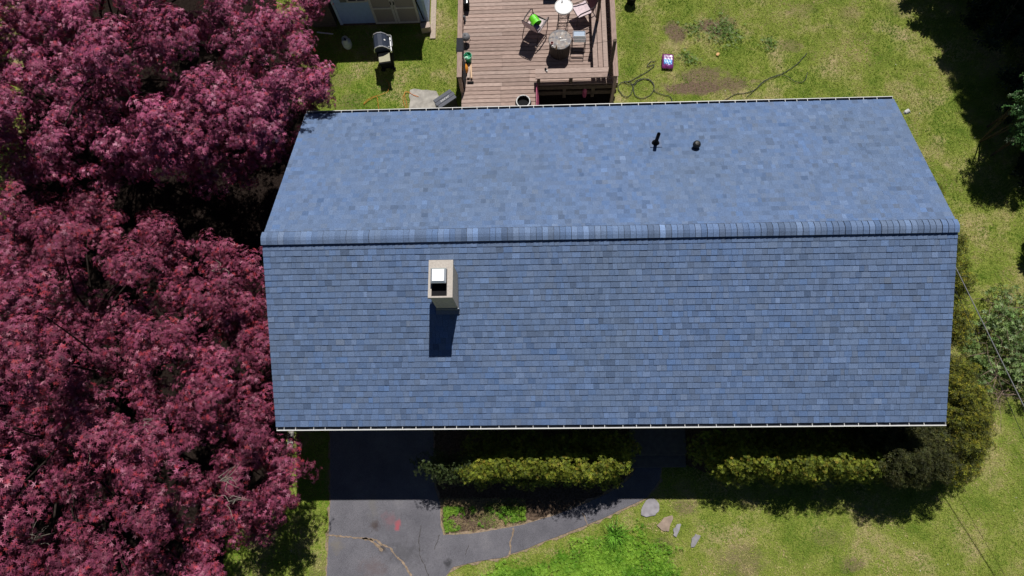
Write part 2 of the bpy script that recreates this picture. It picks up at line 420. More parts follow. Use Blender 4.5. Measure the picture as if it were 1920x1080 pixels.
# shingles, tab by tab
pal = np.array([(.100, .146, .262), (.093, .134, .236), (.088, .124, .208), (.112, .162, .288), (.096, .126, .205), (.078, .104, .165), (.104, .122, .198), (.124, .178, .310)]) * .90
pw = np.array([.25, .22, .15, .13, .10, .06, .05, .04])
def tone(back, x, s):
    g = float(np.clip((fbm(np.array([x * .45 + 9 + 20 * back]), np.array([s * 2.6 + 3]))[0] - .38) * 2.4, 0, 1))
    k = 1.11 * random.gauss(1, .075 if not back else .06); r_ = random.random()
    if r_ < .06: k *= .82
    elif r_ < .12: k *= 1.13
    h_ = random.gauss(0, .035)
    c_ = np.array([.100 * (1 + h_ * 1.6), .150 * (1 + h_ * .3), .262 * (1 - h_)]); return (c_ * (1 - .55 * g) + np.array([.098, .136, .208]) * .55 * g) * k
def shingle_slope(back):
    sg = 1 if back else -1; mb = MB()
    nc = 32; e = 1.0 / nc
    ny, nz = sg * math.sin(math.atan(TS)), math.cos(math.atan(TS))
    def pt(x, s, h): return (x, sg * HD * s + ny * h, RZ_ + (EZ - RZ_) * s + nz * h)
    for i in range(nc):
        s1 = (i + 1) * e + (.004 if i == nc - 1 else 0); s0 = i * e - .004
        x = xl(s1, back); xe = xr(s1, back); prev = 0
        while x < xe - 1e-4:
            wd = random.choice((.09, .11, .13, .14, .16, .18, .21) if not back else (.09, .11, .12, .14, .15, .16, .19)); x2 = x + wd; gp = 0 if back else .0035
            if xe - x2 < .07: x2 = xe
            th = random.choice((.014, .015, .018, .020)) if not back else random.choice((.006, .008, .011, .012)); ds = random.uniform(-.0003, .0003)
            ci = prev if random.random() < .12 else rng.choice(8, p=pw); prev = ci
            c_ = tone(back, x, s1)
            xs0 = xl(max(s0, 0), back) if abs(x - xl(s1, back)) < 1e-6 else x
            xs1 = xr(max(s0, 0), back) if x2 == xe else x2
            s1b = s1 + ds
            x2g = x2 - gp
            vv = [pt(x, s1b, th), pt(x2g, s1b, th), pt(xs1 - gp, max(s0, 0), .001), pt(xs0, max(s0, 0), .001), pt(x, s1b, -.004), pt(x2g, s1b, -.004)]
            ff = [(0, 1, 2, 3), (4, 5, 1, 0), (0, 3, 4), (5, 2, 1)]
            if back: ff = [f[::-1] for f in ff]
            mb.add(vv, ff, c_); x = x2
    return mb
for back in (0, 1): shingle_slope(back).build('shingle_slope', M['shingle'], roof)
# ridge vent and its cap shingles
vb = MB()
def vprof(hw, lift): return [(-hw, RZ_ - hw * TS + lift), (-hw * .45, RZ_ - hw * .45 * TS + lift + .006), (0, RZ_ + lift - .008), (hw * .45, RZ_ - hw * .45 * TS + lift + .006), (hw, RZ_ - hw * TS + lift)]
pr0, pr1 = vprof(.15, .002), vprof(.15, .056)
pr0[4] = (.178, RZ_ - .178 * TS + .002); pr1[4] = (.178, RZ_ - .178 * TS + .04)  # back edge widened so its dark strip stands for a shading line
vv = []
for x in (-8.02, 7.95): vv += [(x, y, z) for y, z in pr0] + [(x, y, z) for y, z in pr1]
ff = [(i, i + 1, i + 6, i + 5) for i in range(4)] + [(10 + i, 15 + i, 16 + i, 11 + i) for i in range(4)]
ff += [(5 + i, 6 + i, 16 + i, 15 + i) for i in range(4)] + [(0, 5, 15, 10), (4, 14, 19, 9)]
vb.add(vv, ff); vb.build('ridge_vent', M['vent_dark'], roof)
cb = MB(); x = -8.06; i = 0
while x < 7.97:
    x2 = min(x + .135, 7.99); c_ = tone(0, x, 0) * random.choice((1, 1, 1, 1.04, 1.08, 1.28))
    b = vprof(.158, .060); a = vprof(.160, .072); jx = random.uniform(-.004, .004)
    vv = [(x + jx, y, z) for y, z in a] + [(x2 - .006 + jx, y, z) for y, z in b] + [(x + jx, y, z - .016) for y, z in a] + [(x2 - .006 + jx, y, z - .010) for y, z in b]
    ff = [(k, k + 5, k + 6, k + 1) for k in range(4)] + [(k, k + 1, k + 11, k + 10) for k in range(4)] + [(0, 10, 15, 5), (4, 9, 19, 14)]
    cb.add(vv, [f[::-1] for f in ff], c_)
    x = x2
cb.build('ridge_cap', M['shingle'], roof)
# fascia and soffit
fb = MB()
for sg in (-1, 1): fb.box((-.02, sg * (HD - .045), EZ - .16), (15.9, .025, .19))
for sx, bk in ((-1, 0), (1, 0)):
    X = -7.98 if sx < 0 else 7.93
    for sg in (-1, 1): fb.bar((X, 0, RZ_ - .21), (X, sg * (HD - .06), EZ - .19), .025, .17)
fb.build('fascia', M['white'], house)
sb = MB()
for sg in (-1, 1): sb.box((-.02, sg * (wy + .17), EZ - .25), (15.8, .33, .015))
sb.build('soffit', M['white'], house)
# gutters
def gutter(sg):
    y0 = sg * (HD - .028); y1 = sg * (HD + .112); zb, zt = EZ - .135, EZ - .022
    x0, x1 = -8.0, 7.985
    if sg > 0: x0, x1 = -7.9, 8.01
    g = MB()
    g.box(((x0 + x1) / 2, (y0 + y1) / 2, zb), (x1 - x0, abs(y1 - y0), .006))
    g.box(((x0 + x1) / 2, y0, (zb + zt) / 2), (x1 - x0, .005, zt - zb))
    g.box(((x0 + x1) / 2, y1, (zb + zt) / 2), (x1 - x0, .006, zt - zb))
    g.box(((x0 + x1) / 2, y1 - sg * .010, zt + .004), (x1 - x0 + .004, .022 if sg < 0 else .015, .010))
    for X in (x0, x1): g.box((X, (y0 + y1) / 2, (zb + zt) / 2), (.006, abs(y1 - y0) + .006, zt - zb - .002))
    go = g.build('gutter', M['white'], house)
    MB().box(((x0 + x1) / 2, (y0 + y1) / 2, zb + .03), (x1 - x0 - .02, abs(y1 - y0) - .014, .05)).build('gutter_bed', M['trough'], go)
    X = x0 + .18
    st = MB().box((0, (y0 + y1) / 2 - sg * .006, zt + .002), (.013, abs(y1 - y0) - .012, .005)).build('gutter_strap', M['white'], go)
    st.location.x = X
    while True:
        X += random.uniform(.26, .46)
        if X > x1 - .1: break
        c2 = st.copy(); COL.objects.link(c2); c2.parent = go; c2.location.x = X
gutter(-1); gutter(1)
# downspouts
for X, Y in ((7.75, wy + .06), (-7.55, -wy - .06)):
    sg = 1 if Y > 0 else -1
    MB().tube([(X, sg * (HD + .03), EZ - .13), (X, sg * (HD + .03), EZ - .22), (X, Y, EZ - .42), (X, Y, .15), (X, Y + sg * .2, .07)], .04, 8).build('downspout', M['white'], house)
# doors and windows (front and back)
def window(x, y, z, wd, ht, face):
    o = MB(); n = Vector(face); t = Vector((-n.y, n.x, 0)); c0 = Vector((x, y, z))
    rot = Matrix((t, n, Vector((0, 0, 1)))).transposed()
    for dx, dz, a, b in ((0, ht / 2, wd + .12, .07), (0, -ht / 2, wd + .12, .07), (-wd / 2, 0, .07, ht - .07), (wd / 2, 0, .07, ht - .07), (0, 0, .04, ht - .07)):
        o.box(c0 + t * dx + Vector((0, 0, dz)) + n * .03, (a, .06, b), rot=rot)
    wi = o.build('window', M['white'], house)
    MB().box(c0 + n * .012, (wd - .06, .012, ht - .06), rot=rot).build('pane', M['glass'], wi)
for x in (-2.6, -.3, 4.6, 6.6): window(x, -wy, 1.75, 1.1, 1.2, (0, -1, 0))
for x in (-6, 1.2, 3.5, 6): window(x, wy, 1.75, 1.0, 1.1, (0, 1, 0))
for y in (-1.5, 1.5): window(wx, y, 1.75, .9, 1.1, (1, 0, 0)); window(-wx, y, 1.75, .9, 1.1, (-1, 0, 0))
sc = at(1235, 830, .4)
M['door'] = mat('door_paint', (.16, .05, .04), .4)
d = MB().box((sc.x, -wy - .02, 1.42), (.95, .05, 2.05)).build('door', M['door'], house)
MB().lathe([(.0, 0), (.028, .004), (.03, .03), (.0, .05)], (sc.x + .38, -wy - .045, 1.35), 10, rot=Matrix.Rotation(R(90), 3, 'X')).build('handle', M['galv'], d)
gd = MB()
gx = at(716, 820).x
gd.box((gx, -wy - .025, 1.1), (2.5, .05, 2.2))
for k in range(4): gd.box((gx, -wy - .056, .3 + k * .53), (2.42, .012, .44))
gd.build('garage_door', M['white'], house)
sl = MB().box((-2.7, wy + .02, 1.8), (1.8, .05, 2.0)).build('patio_door', M['white'], house)
MB().box((-3.13, wy + .05, 1.8), (.75, .02, 1.8)).build('pane', M['glass'], sl); MB().box((-2.27, wy + .05, 1.8), (.75, .02, 1.8)).build('pane', M['glass'], sl)
# steps
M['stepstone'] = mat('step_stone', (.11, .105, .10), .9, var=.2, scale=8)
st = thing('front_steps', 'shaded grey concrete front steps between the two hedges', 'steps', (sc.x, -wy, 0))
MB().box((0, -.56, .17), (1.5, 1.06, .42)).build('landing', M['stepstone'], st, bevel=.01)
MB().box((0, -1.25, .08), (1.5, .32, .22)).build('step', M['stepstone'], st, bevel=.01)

# chimney
ch_c = Vector((-3.70, -1.235, 0)); cw, cdp = .50, .78; ct = 5.35
chim = MB()
chim.box((ch_c.x, ch_c.y, (3.6 + ct - .05) / 2), (cw, cdp, ct - .05 - 3.6))
ch = chim.build('chimney', M['stucco'], house)
cr = MB()
for dx, dy, a, b in ((-.235, 0, .075, .86), (.205, 0, .125, .86), (-.027, -.4115, .339, .037), (-.027, .325, .339, .21)):
    cr.box((ch_c.x + dx, ch_c.y + dy, ct), (a, b, .10))
cr.build('crown', M['crown'], ch)
MB().box((ch_c.x - .027, ch_c.y - .085, ct - .035), (.345, .62, .05)).build('flue', M['black'], ch)
capm = MB(); cx0, cy0, cz0 = ch_c.x - .03, ch_c.y + .03, ct + .20
h1, h0 = .128, .172
capm.add([(cx0 + sx * h0, cy0 + sy * h0, cz0) for sx, sy in ((-1, -1), (1, -1), (1, 1), (-1, 1))] + [(cx0 + sx * h1, cy0 + sy * h1, cz0 + .045) for sx, sy in ((-1, -1), (1, -1), (1, 1), (-1, 1))]
         + [(cx0 + sx * h0, cy0 + sy * h0, cz0 - .025) for sx, sy in ((-1, -1), (1, -1), (1, 1), (-1, 1))],
         [(4, 5, 6, 7), (0, 1, 5, 4), (1, 2, 6, 5), (2, 3, 7, 6), (3, 0, 4, 7), (8, 9, 1, 0), (9, 10, 2, 1), (10, 11, 3, 2), (11, 8, 0, 3), (11, 10, 9, 8)])
cap = capm.build('flue_cap', M['galv'], ch)
MB().box((cx0, cy0, (ct + cz0) / 2 - .02), (.22, .22, cz0 - ct - .01)).build('flue_mesh', M['blackmetal'], ch)
fl = MB()
zf = RZ_ + (ch_c.y - cdp / 2) * TS
fl.box((ch_c.x, ch_c.y - cdp / 2 - .012, zf + .06), (cw + .06, .02, .2))
fl.bar((ch_c.x, ch_c.y - cdp / 2 - .02, zf + .02), (ch_c.x, ch_c.y - cdp / 2 - .11, zf + .02 - .09 * TS), cw + .06, .012)
for sx in (-1, 1):
    a = (ch_c.x + sx * (cw / 2 + .012), ch_c.y - cdp / 2, zf + .05); b = (ch_c.x + sx * (cw / 2 + .012), ch_c.y + cdp / 2, zf + cdp * TS + .05)
    fl.bar(a, b, .014, .16)
fl.build('flashing', M['lead'], ch)
# pipe vent
px_, py_ = 1.51, 2.80; pz = RZ_ - py_ * TS
vp = MB().lathe([(.045, 0), (.045, .56), (.038, .565), (.038, .30)], (px_, py_, pz - .03), 16).build('vent_pipe', M['black'], house)
MB().lathe([(.11, -.05), (.10, .03), (.062, .12), (.05, .14)], (px_, py_, pz), 20).build('pipe_boot', M['black'], vp)
fy = Matrix.Rotation(-math.atan(TS), 3, 'X')
MB().box((px_, py_ + .02, pz + .012), (.3, .34, .006), rot=fy).build('pipe_flashing', M['shingle'] if False else mat('flashing_blue', (.10, .14, .24), .6, var=.2), vp)
rv = at(1304, 276, 3.65); rz0 = RZ_ - rv.y * TS
dv = MB().lathe([(.075, -.03), (.075, .12), (.098, .12), (.102, .15), (.085, .20), (.05, .225), (.005, .232)], (rv.x, rv.y, rz0), 22).build('roof_vent', M['blackmetal'], house, smooth=False)
# gable flood light
gl = at(1697, 212, 3.2)
MB().tube([(7.62, gl.y, 2.55), (8.02, gl.y, 2.6), (gl.x - .05, gl.y + .0, 2.66)], .025, 8).build('lamp_arm', M['white'], house)
g2_ = at(1698, 210, 2.65)
MB().lathe([(.03, 0), (.06, .04), (.065, .14), (.05, .15)], (g2_.x - .06, g2_.y - .05, 2.66), 14, rot=Matrix.Rotation(R(62), 3, 'Y') @ Matrix.Rotation(R(-20), 3, 'X')).build('floodlight', M['white'], house)

# ------------------------------------------------------------------ foliage
def unit(v): return v / (np.linalg.norm(v, axis=1, keepdims=True) + 1e-9)
STAR_V, STAR_F = [(0, 0, 0)], []
for k in range(5):
    a = R(-100 + 50 * k); ln = [.72, .95, 1.0, .95, .72][k]
    b = len(STAR_V)
    for da, r_, z in ((-.30, .45, .0), (0, 1.0, -.22), (.30, .45, .0)):
        STAR_V.append((math.cos(a + da) * r_ * ln, math.sin(a + da) * r_ * ln, z * ln))
    STAR_F.append((0, b, b + 1, b + 2))
STAR = (np.array(STAR_V), np.array(STAR_F))
def rosette(n, wid, lift=.25):
    V, Fc = [], []
    for k in range(n):
        a = 2 * math.pi * k / n; b = len(V); c, s = math.cos(a), math.sin(a)
        for r_, sd, z in ((.05, 0, 0), (.55, -wid, lift * .7), (1, 0, lift), (.55, wid, lift * .7)):
            V.append((c * r_ - s * sd, s * r_ + c * sd, z))
        Fc.append((b, b + 1, b + 2, b + 3))
    return np.array(V), np.array(Fc)
ROS = rosette(5, .2); FAN = rosette(4, .15, .4)
LEAF1 = (np.array([(0, 0, 0), (.5, -.28, .05), (1, 0, 0), (.5, .28, .05)]), np.array([(0, 1, 2, 3)]))
def scatter(C, Nn, size, col, tmpl):
    n = len(C); T, Fc = tmpl
    Nn = unit(Nn); r = unit(rng.normal(size=(n, 3))); X = unit(np.cross(Nn, r)); Y = np.cross(Nn, X)
    V = C[:, None, :] + size[:, None, None] * (T[None, :, 0:1] * X[:, None] + T[None, :, 1:2] * Y[:, None] + T[None, :, 2:3] * Nn[:, None])
    FF = (Fc[None] + (np.arange(n) * len(T))[:, None, None]).reshape(-1, Fc.shape[1])
    return V.reshape(-1, 3), FF, np.repeat(col, len(Fc), 0)
def palette(n, cols, wts, jit=.18):
    c = np.array(cols)[rng.choice(len(cols), n, p=np.array(wts) / sum(wts))]
    return c * (1 + rng.uniform(-jit, jit, (n, 1))) * (1 + rng.uniform(-jit * .4, jit * .4, (n, 3)))
def dirs(n, zmin):
    z = rng.uniform(zmin, 1, n); a = rng.uniform(0, 2 * np.pi, n); q = np.sqrt(1 - z * z)
    return np.stack([q * np.cos(a), q * np.sin(a), z], 1)
def poisson(poly, dmin, tries=4000, holes=()):
    P_ = np.array(poly); lo, hi = P_.min(0), P_.max(0); pts = []
    c = rng.uniform(lo, hi, (tries, 2)); c = c[inpoly(c[:, 0], c[:, 1], poly)]
    for p in c:
        if any((p[0] - hx) ** 2 + (p[1] - hy) ** 2 < hr * hr for hx, hy, hr in holes): continue
        if all((p[0] - q[0]) ** 2 + (p[1] - q[1]) ** 2 > dmin * dmin for q in pts): pts.append(p)
    return np.array(pts)

def maple(name, label, poly, trunk, holes, ztop, zrim, extra, cols, wts, seed, limit):
    global rng
    rng = np.random.default_rng(seed)
    root = thing(name, label, 'maple tree', (trunk[0], trunk[1], 0), group='purple maple trees left of the house')
    base = np.array([trunk[0], trunk[1], 0])
    C = poisson(poly, 1.22, holes=holes)
    ctr = np.array([trunk[0], trunk[1]]); PP = np.array(poly)
    # distance to rim, for the dome
    def rim(p):
        a = PP; b = np.roll(PP, -1, 0); t = np.clip(((p - a) * (b - a)).sum(1) / ((b - a) ** 2).sum(1), 0, 1)
        return np.linalg.norm(a + t[:, None] * (b - a) - p, axis=1).min()
    cl = []
    for p in C:
        q = min(1, rim(p) / 3.2); z = zrim + (ztop - zrim) * math.sqrt(1 - (1 - q) ** 2) + rng.normal(0, .5)
        cl.append((p[0], p[1], z, min(rng.uniform(.55, 1.0), .42 + .75 * q)))
    lower = poisson(poly, .80); nup = len(cl)
    for p in lower:
        q = min(1, rim(p) / 3.2); z = zrim + (ztop - zrim) * math.sqrt(1 - (1 - q) ** 2) - rng.uniform(1.3, 2.3)
        cl.append((p[0], p[1], max(z, .9), rng.uniform(.55, .75)))
    nlow = len(cl)
    for u, v, z, r in extra:
        p = at(u, v, z); cl.append((p.x, p.y, z, r))
    Cs, Ns, Hs = [], [], []
    for ic, (x, y, z, r) in enumerate(cl):
        low = nup <= ic < nlow
        npf = int((11 if low else 15) * (r / .65) ** 2) + 2; dp = dirs(npf, -.1)
        pc = np.array([x, y, z]) + dp * r * np.array([1, 1, .8]) * rng.uniform(.62, 1.16, (npf, 1))
        hue = rng.uniform(0, 1)
        ni = int(190 * (r / .65) ** 2); di = dirs(ni, -.5)
        Cs.append(np.array([x, y, z]) + di * r * np.array([.8, .8, .5]) * rng.uniform(.15, .8, (ni, 1))); Ns.append(np.array([0, 0, .5]) + rng.normal(0, .6, (ni, 3))); Hs.append(np.full(ni, hue))
        for k in range(npf):
            nl = int(rng.integers(26, 36)) if low else int(rng.integers(28, 44)); d2 = dirs(nl, -.45); pr_ = rng.uniform(.13, .25)
            c_ = pc[k] + d2 * pr_ * np.array([1, 1, .7]) * rng.uniform(.65, 1.12, (nl, 1))
            Cs.append(c_); Ns.append(d2 * .75 + np.array([0, .10, .28]) + dp[k] * .75 + rng.normal(0, .36, (nl, 3))); Hs.append(np.full(nl, hue * .4 + rng.uniform(0, 1) * .6))
    Cc, Nn, Hh = np.concatenate(Cs), np.concatenate(Ns), np.concatenate(Hs)
    keep = ~((Cc[:, 0] > limit) & (np.abs(Cc[:, 1]) < 4.38) & (Cc[:, 0] > -8.12)) 
    keep &= Cc[:, 2] > .25
    Cc, Nn, Hh = Cc[keep], Nn[keep], Hh[keep]; n = len(Cc)
    col = palette(n, cols, wts) * (.66 + .62 * Hh[:, None])
    V, FF, T = scatter(Cc - base, Nn, rng.uniform(.064, .104, n), col, STAR)
    fast_mesh('crown', V, FF, M['maple_leaf'], root, T)
    # trunk and limbs
    tb = MB()
    tb.tube([(0, 0, -.1), (.05, .02, .5), (-.03, .06, 1.1), (.04, 0, 1.7)], [.24, .17, .15, .13], 10)
    tb.build('trunk', M['bark'], root, smooth=True)
    hubs = [(.04, 0, 1.6)]; lb_ = MB(); nh = 7
    for k in range(nh):
        a = 2 * math.pi * k / nh + rng.uniform(-.3, .3); r = rng.uniform(1.4, 2.2)
        h = np.array([math.cos(a) * r, math.sin(a) * r, rng.uniform(2.3, 3.1)])
        lb_.tube([(.04, 0, 1.5), tuple(h * .45 + np.array([0, 0, .75])), tuple(h)], [.10, .075, .05], 7); hubs.append(tuple(h))
    H_ = np.array(hubs[1:])
    for x, y, z, r in cl[:nup]:
        t = np.array([x, y, z]) - base; k = np.argmin(((H_ - t) ** 2).sum(1)); h = H_[k]
        mid = (h + t) / 2 + rng.normal(0, .12, 3); lb_.tube([tuple(h), tuple(mid), tuple(t - [0, 0, .15]), tuple(t + np.array([rng.normal(0, .2), rng.normal(0, .2), .15]))], [.035, .022, .012, .005], 5)
    lb_.build('limbs', M['darkbark'], root, smooth=True)
    return root, cl
mapcols = [(.33, .072, .150), (.24, .050, .110), (.42, .118, .215), (.38, .052, .085), (.13, .030, .062), (.50, .21, .30)]
def hl(lst, z): return [(at(u, v, z).x, at(u, v, z).y, r) for u, v, r in lst]
polyA = P2([(-200, -170), (560, -170), (545, 0), (520, 45), (540, 90), (580, 115), (600, 145), (598, 180), (560, 205), (535, 235), (505, 262), (450, 262), (400, 300), (310, 290),
            (250, 285), (190, 275), (120, 310), (60, 315), (25, 280), (-200, 270)], 3.8)
tA, clA = maple('maple_tree', 'purple red maple tree behind the house beside the shed, the farther of the two', polyA, at(240, 190)[:2],
      hl([(405, 70, .75), (440, 105, .4), (232, 225, .5), (170, 60, .35), (480, 60, .3)], 3.8), 5.2, 3.5,
      [(5, 90, 3.9, .7), (-10, 150, 3.9, .7), (15, 215, 3.7, .6), (0, 265, 3.4, .55), (40, 30, 4.1, .7), (0, 20, 4.0, .7), (320, 300, 3.4, .6), (350, 270, 3.9, .75), (300, 250, 4.2, .8), (265, 325, 2.6, .4), (385, 345, 2.4, .42), (255, 300, 3, .45), (390, 295, 3.2, .4), (60, 325, 2.5, .4), (490, 260, 3.6, .5), (470, 215, 3.9, .8), (520, 225, 3.7, .7), (540, 190, 3.8, .7), (430, 225, 4.0, .8), (500, 170, 4.0, .8), (600, 150, 3.6, .45), (590, 180, 3.5, .4), (525, 40, 3.7, .4), (565, 90, 3.5, .4)],
      mapcols, [30, 24, 18, 8, 14, 8], 21, -8.6)
polyB = P2([(-200, 400), (0, 372), (60, 355), (135, 355), (205, 385), (270, 415), (310, 445), (355, 458), (410, 495), (455, 520), (485, 560), (490, 640), (495, 720), (505, 790), (522, 850),
            (530, 900), (520, 945), (480, 960), (425, 985), (415, 1060), (400, 1260), (-200, 1260)], 3.2)
tB, clB = maple('maple_tree', 'purple red maple tree beside the driveway, the nearer of the two', polyB, at(200, 760)[:2],
      hl([(300, 850, .55), (275, 885, .35), (180, 782, .35), (290, 1020, .5), (390, 640, .35), (130, 620, .3), (60, 950, .35), (110, 520, .3), (350, 760, .3)], 3.6), 5.3, 3.0,
      [(455, 645, 2.6, .6), (440, 590, 2.7, .6), (470, 730, 2.5, .5), (495, 640, 2.4, .45), (450, 850, 2.6, .5), (390, 700, 3.0, .7), (470, 800, 2.5, .5), (500, 945, 2.5, .42), (455, 960, 2.6, .45), (470, 500, 2.7, .42), (480, 600, 2.6, .4), (488, 680, 2.6, .4), (500, 760, 2.5, .4), (535, 870, 2.6, .38), (535, 930, 2.5, .38), (395, 465, 3.0, .35), (425, 470, 2.8, .3), (380, 1050, 2.8, .45)],
      [(.245, .050, .098), (.165, .034, .068), (.31, .080, .145), (.33, .040, .060), (.09, .020, .040), (.40, .155, .215)], [30, 26, 16, 9, 14, 6], 22, -8.15)
# bare dead twigs poking out of the near maple
for u, v, n, ln in ((415, 900, 7, .5), (270, 785, 3, .3), (165, 845, 3, .25), (60, 1010, 6, .45), (410, 505, 3, .3), (430, 940, 4, .45)):
    tw = MB(); b_ = np.array(tB.location); z0 = 5.1 if u < 350 else 4.4
    p = np.array(at(u, v, z0)) - b_; tw.tube([tuple(p + [-.1, .05, -.8]), tuple(p)], [.012, .008], 5)
    a_0 = random.uniform(-.6, .9)
    for k in range(n):
        a = a_0 + random.gauss(0, .8); q = p + rng.normal(0, .07, 3); pts = [tuple(p - [0, 0, .3]), tuple(q)]
        for j in range(5):
            a += random.gauss(0, .45); q = q + np.array([math.cos(a), math.sin(a), random.uniform(-.1, .25)]) * ln / 5 * random.uniform(.7, 1.3); pts.append(tuple(q))
        tw.tube(pts, [.006, .006, .0055, .005, .004, .003, .002], 4)
    tw.build('dead_twig', M['twig'], tB)

def shrub(name, label, cat, lumps, base, cols, wts, dens, size, tmpl, mt, zmin=-.5, group=None, stems=5, njit=.4, puff=.20, rad=(.62, 1.14), core=110):
    root = thing(name, label, cat, (base[0], base[1], 0), group=group); b = np.array([base[0], base[1], 0])
    Cs, Ns, Ts = [], [], []
    for x, y, z, rx, ry, rz in lumps:
        area = 2.6 * (rx * ry + rx * rz + ry * rz); npf = max(6, int(area / (puff * puff) * .85)); dp = dirs(npf, zmin)
        pc = np.array([x, y, z]) + dp * np.array([rx, ry, rz]) * rng.uniform(rad[0], rad[1], (npf, 1))
        nc_ = int(core * area); dc = dirs(nc_, -.6); Cs.append(np.array([x, y, z]) + dc * np.array([rx, ry, rz]) * rng.uniform(.1, .78, (nc_, 1))); Ns.append(rng.normal(0, 1, (nc_, 3)) + [0, 0, .6]); Ts.append(np.full(nc_, .8))
        nl = max(5, int(area * dens / npf))
        for q in range(npf):
            d = dirs(nl, -.35); pr_ = puff * rng.uniform(.55, .95)
            Cs.append(pc[q] + d * pr_ * np.array([1, 1, .8]) * rng.uniform(.6, 1.1, (nl, 1))); Ns.append(d * .8 + dp[q] * .4 + np.array([0, 0, .3]) + rng.normal(0, njit, (nl, 3))); Ts.append(np.full(nl, rng.uniform(.62, 1.3)))
    C_, N_, T_ = np.concatenate(Cs), np.concatenate(Ns), np.concatenate(Ts); k = (C_[:, 2] > .03); 
    k &= ~((np.abs(C_[:, 0]) < 7.66) & (np.abs(C_[:, 1]) < 3.88))
    C_, N_, T_ = C_[k], N_[k], T_[k]; n = len(C_)
    V, FF, T = scatter(C_ - b, N_, rng.uniform(.7, 1.25, n) * size, palette(n, cols, wts, .22) * T_[:, None], tmpl)
    fast_mesh('foliage', V, FF, mt, root, T)
    sb_ = MB()
    for k in range(stems):
        x, y, z, rx, ry, rz = lumps[(k * len(lumps)) // stems]
        sb_ = MB(); f0 = Vector((x - base[0] + random.uniform(-.1, .1), y - base[1] + random.uniform(-.1, .1), -.05))
        for j in range(4):
            e = f0 + Vector((random.uniform(-.6, .6) * rx, random.uniform(-.6, .6) * ry, z + rz * random.uniform(.1, .6)))
            sb_.tube([f0, f0.lerp(e, .5) + Vector((random.uniform(-.05, .05), random.uniform(-.05, .05), .08)), e], [.025, .016, .006], 5)
        sb_.build('stem', M['bark'], root)
    return root
yg = [(.20, .235, .025), (.13, .165, .02), (.28, .295, .035), (.07, .095, .015), (.25, .20, .03)]
def row(u0, v0, u1, v1, z, n, rx, ry, rz, jz=.1):
    a, b = at(u0, v0, z), at(u1, v1, z); out = []
    for k in range(n):
        p = a.lerp(b, (k + .5) / n)
        out.append((p.x + random.uniform(-.05, .05), p.y + random.uniform(-.06, .06), z + random.uniform(-jz, jz), rx * random.uniform(.85, 1.15), ry * random.uniform(.85, 1.12), rz * random.uniform(.9, 1.1)))
    return out
# left front hedge: sunlit outer band + shaded inner mass
lum = row(880, 876, 1165, 870, 1.35, 9, .46, .34, .60) + row(880, 842, 1180, 842, .85, 7, .5, .45, .5)
lum += [(at(1168, 872, 1.3).x, at(1168, 872, 1.3).y, 1.35, .22, .22, .35)] + row(880, 880, 1150, 880, .6, 6, .5, .45, .6)
hb = at(1030, 860)
shrub('hedge', 'glossy yellow green hedge left of the front steps, sunlit along its outer edge', 'hedge', lum, hb, yg, [30, 26, 18, 16, 6], 520, .043, ROS, M['leaf'], stems=8, puff=.135)
lum = row(800, 872, 885, 884, 1.25, 3, .40, .32, .5) + [(at(828, 892, 1.0).x, at(828, 892, 1.0).y, 1.0, .24, .2, .35)]
shrub('shrub', 'dark green shrub at the driveway end of the left hedge', 'shrub', lum, at(850, 880), [(.045, .065, .02), (.06, .085, .022), (.035, .05, .018)], [3, 3, 2], 330, .045, ROS, M['leaf'], stems=3)
lum = row(1345, 868, 1640, 868, 1.3, 9, .42, .36, .6, .14) + row(1310, 840, 1640, 840, .85, 7, .5, .45, .5) + row(1345, 876, 1640, 876, .6, 7, .48, .4, .6)
shrub('hedge', 'yellow green leafy hedge between the front steps and the dark yew', 'hedge', lum, at(1480, 860), yg, [28, 28, 14, 22, 6], 500, .044, ROS, M['leaf'], stems=8, puff=.135)
dk = [(.040, .045, .013), (.055, .060, .016), (.075, .078, .020), (.025, .030, .010)]
lum = [(at(u, v, z).x, at(u, v, z).y, z, a, b_, c_) for u, v, z, a, b_, c_ in ((1668, 862, 1.5, .5, .45, .6), (1712, 860, 1.6, .5, .5, .6), (1755, 855, 1.6, .45, .45, .6), (1690, 835, 1.5, .5, .4, .6), (1740, 830, 1.5, .5, .4, .6), (1700, 865, .8, .9, .6, .8), (1775, 835, 1.4, .4, .4, .6), (1650, 815, 1.2, .5, .45, .6), (1620, 815, 1.1, .5, .4, .6), (1700, 812, 1.2, .5, .45, .6), (1750, 806, 1.2, .5, .45, .6), (1690, 880, 1.5, .5, .4, .6), (1740, 878, 1.5, .45, .4, .6))]
shrub('yew_shrub', 'dark green clipped yew at the right front corner of the house', 'shrub', lum, at(1710, 850), dk, [3, 3, 2, 2], 820, .048, FAN, M['needle'], stems=4, puff=.17, rad=(.8, 1.06), core=420)
gold = [(.19, .20, .02), (.12, .135, .017), (.06, .072, .014), (.29, .26, .022), (.03, .038, .011)]
lum = [(at(u, v, z).x, at(u, v, z).y, z, a, b_, c_) for u, v, z, a, b_, c_ in ((1788, 872, 1.3, .42, .42, .7), (1798, 830, 1.4, .5, .5, .75), (1800, 785, 1.45, .52, .5, .8), (1797, 738, 1.4, .48, .5, .75), (1790, 700, 1.2, .4, .4, .65), (1785, 760, 1.5, .5, .6, .75), (1778, 815, 1.5, .5, .6, .7), (1798, 795, .7, .75, 1.3, .7))]
shrub('golden_cypress', 'big golden green conifer bush wrapping the right front corner of the house', 'shrub', lum, at(1790, 780), gold, [24, 24, 20, 12, 18], 820, .050, FAN, M['needle'], stems=5, puff=.17, rad=(.8, 1.06), core=420)
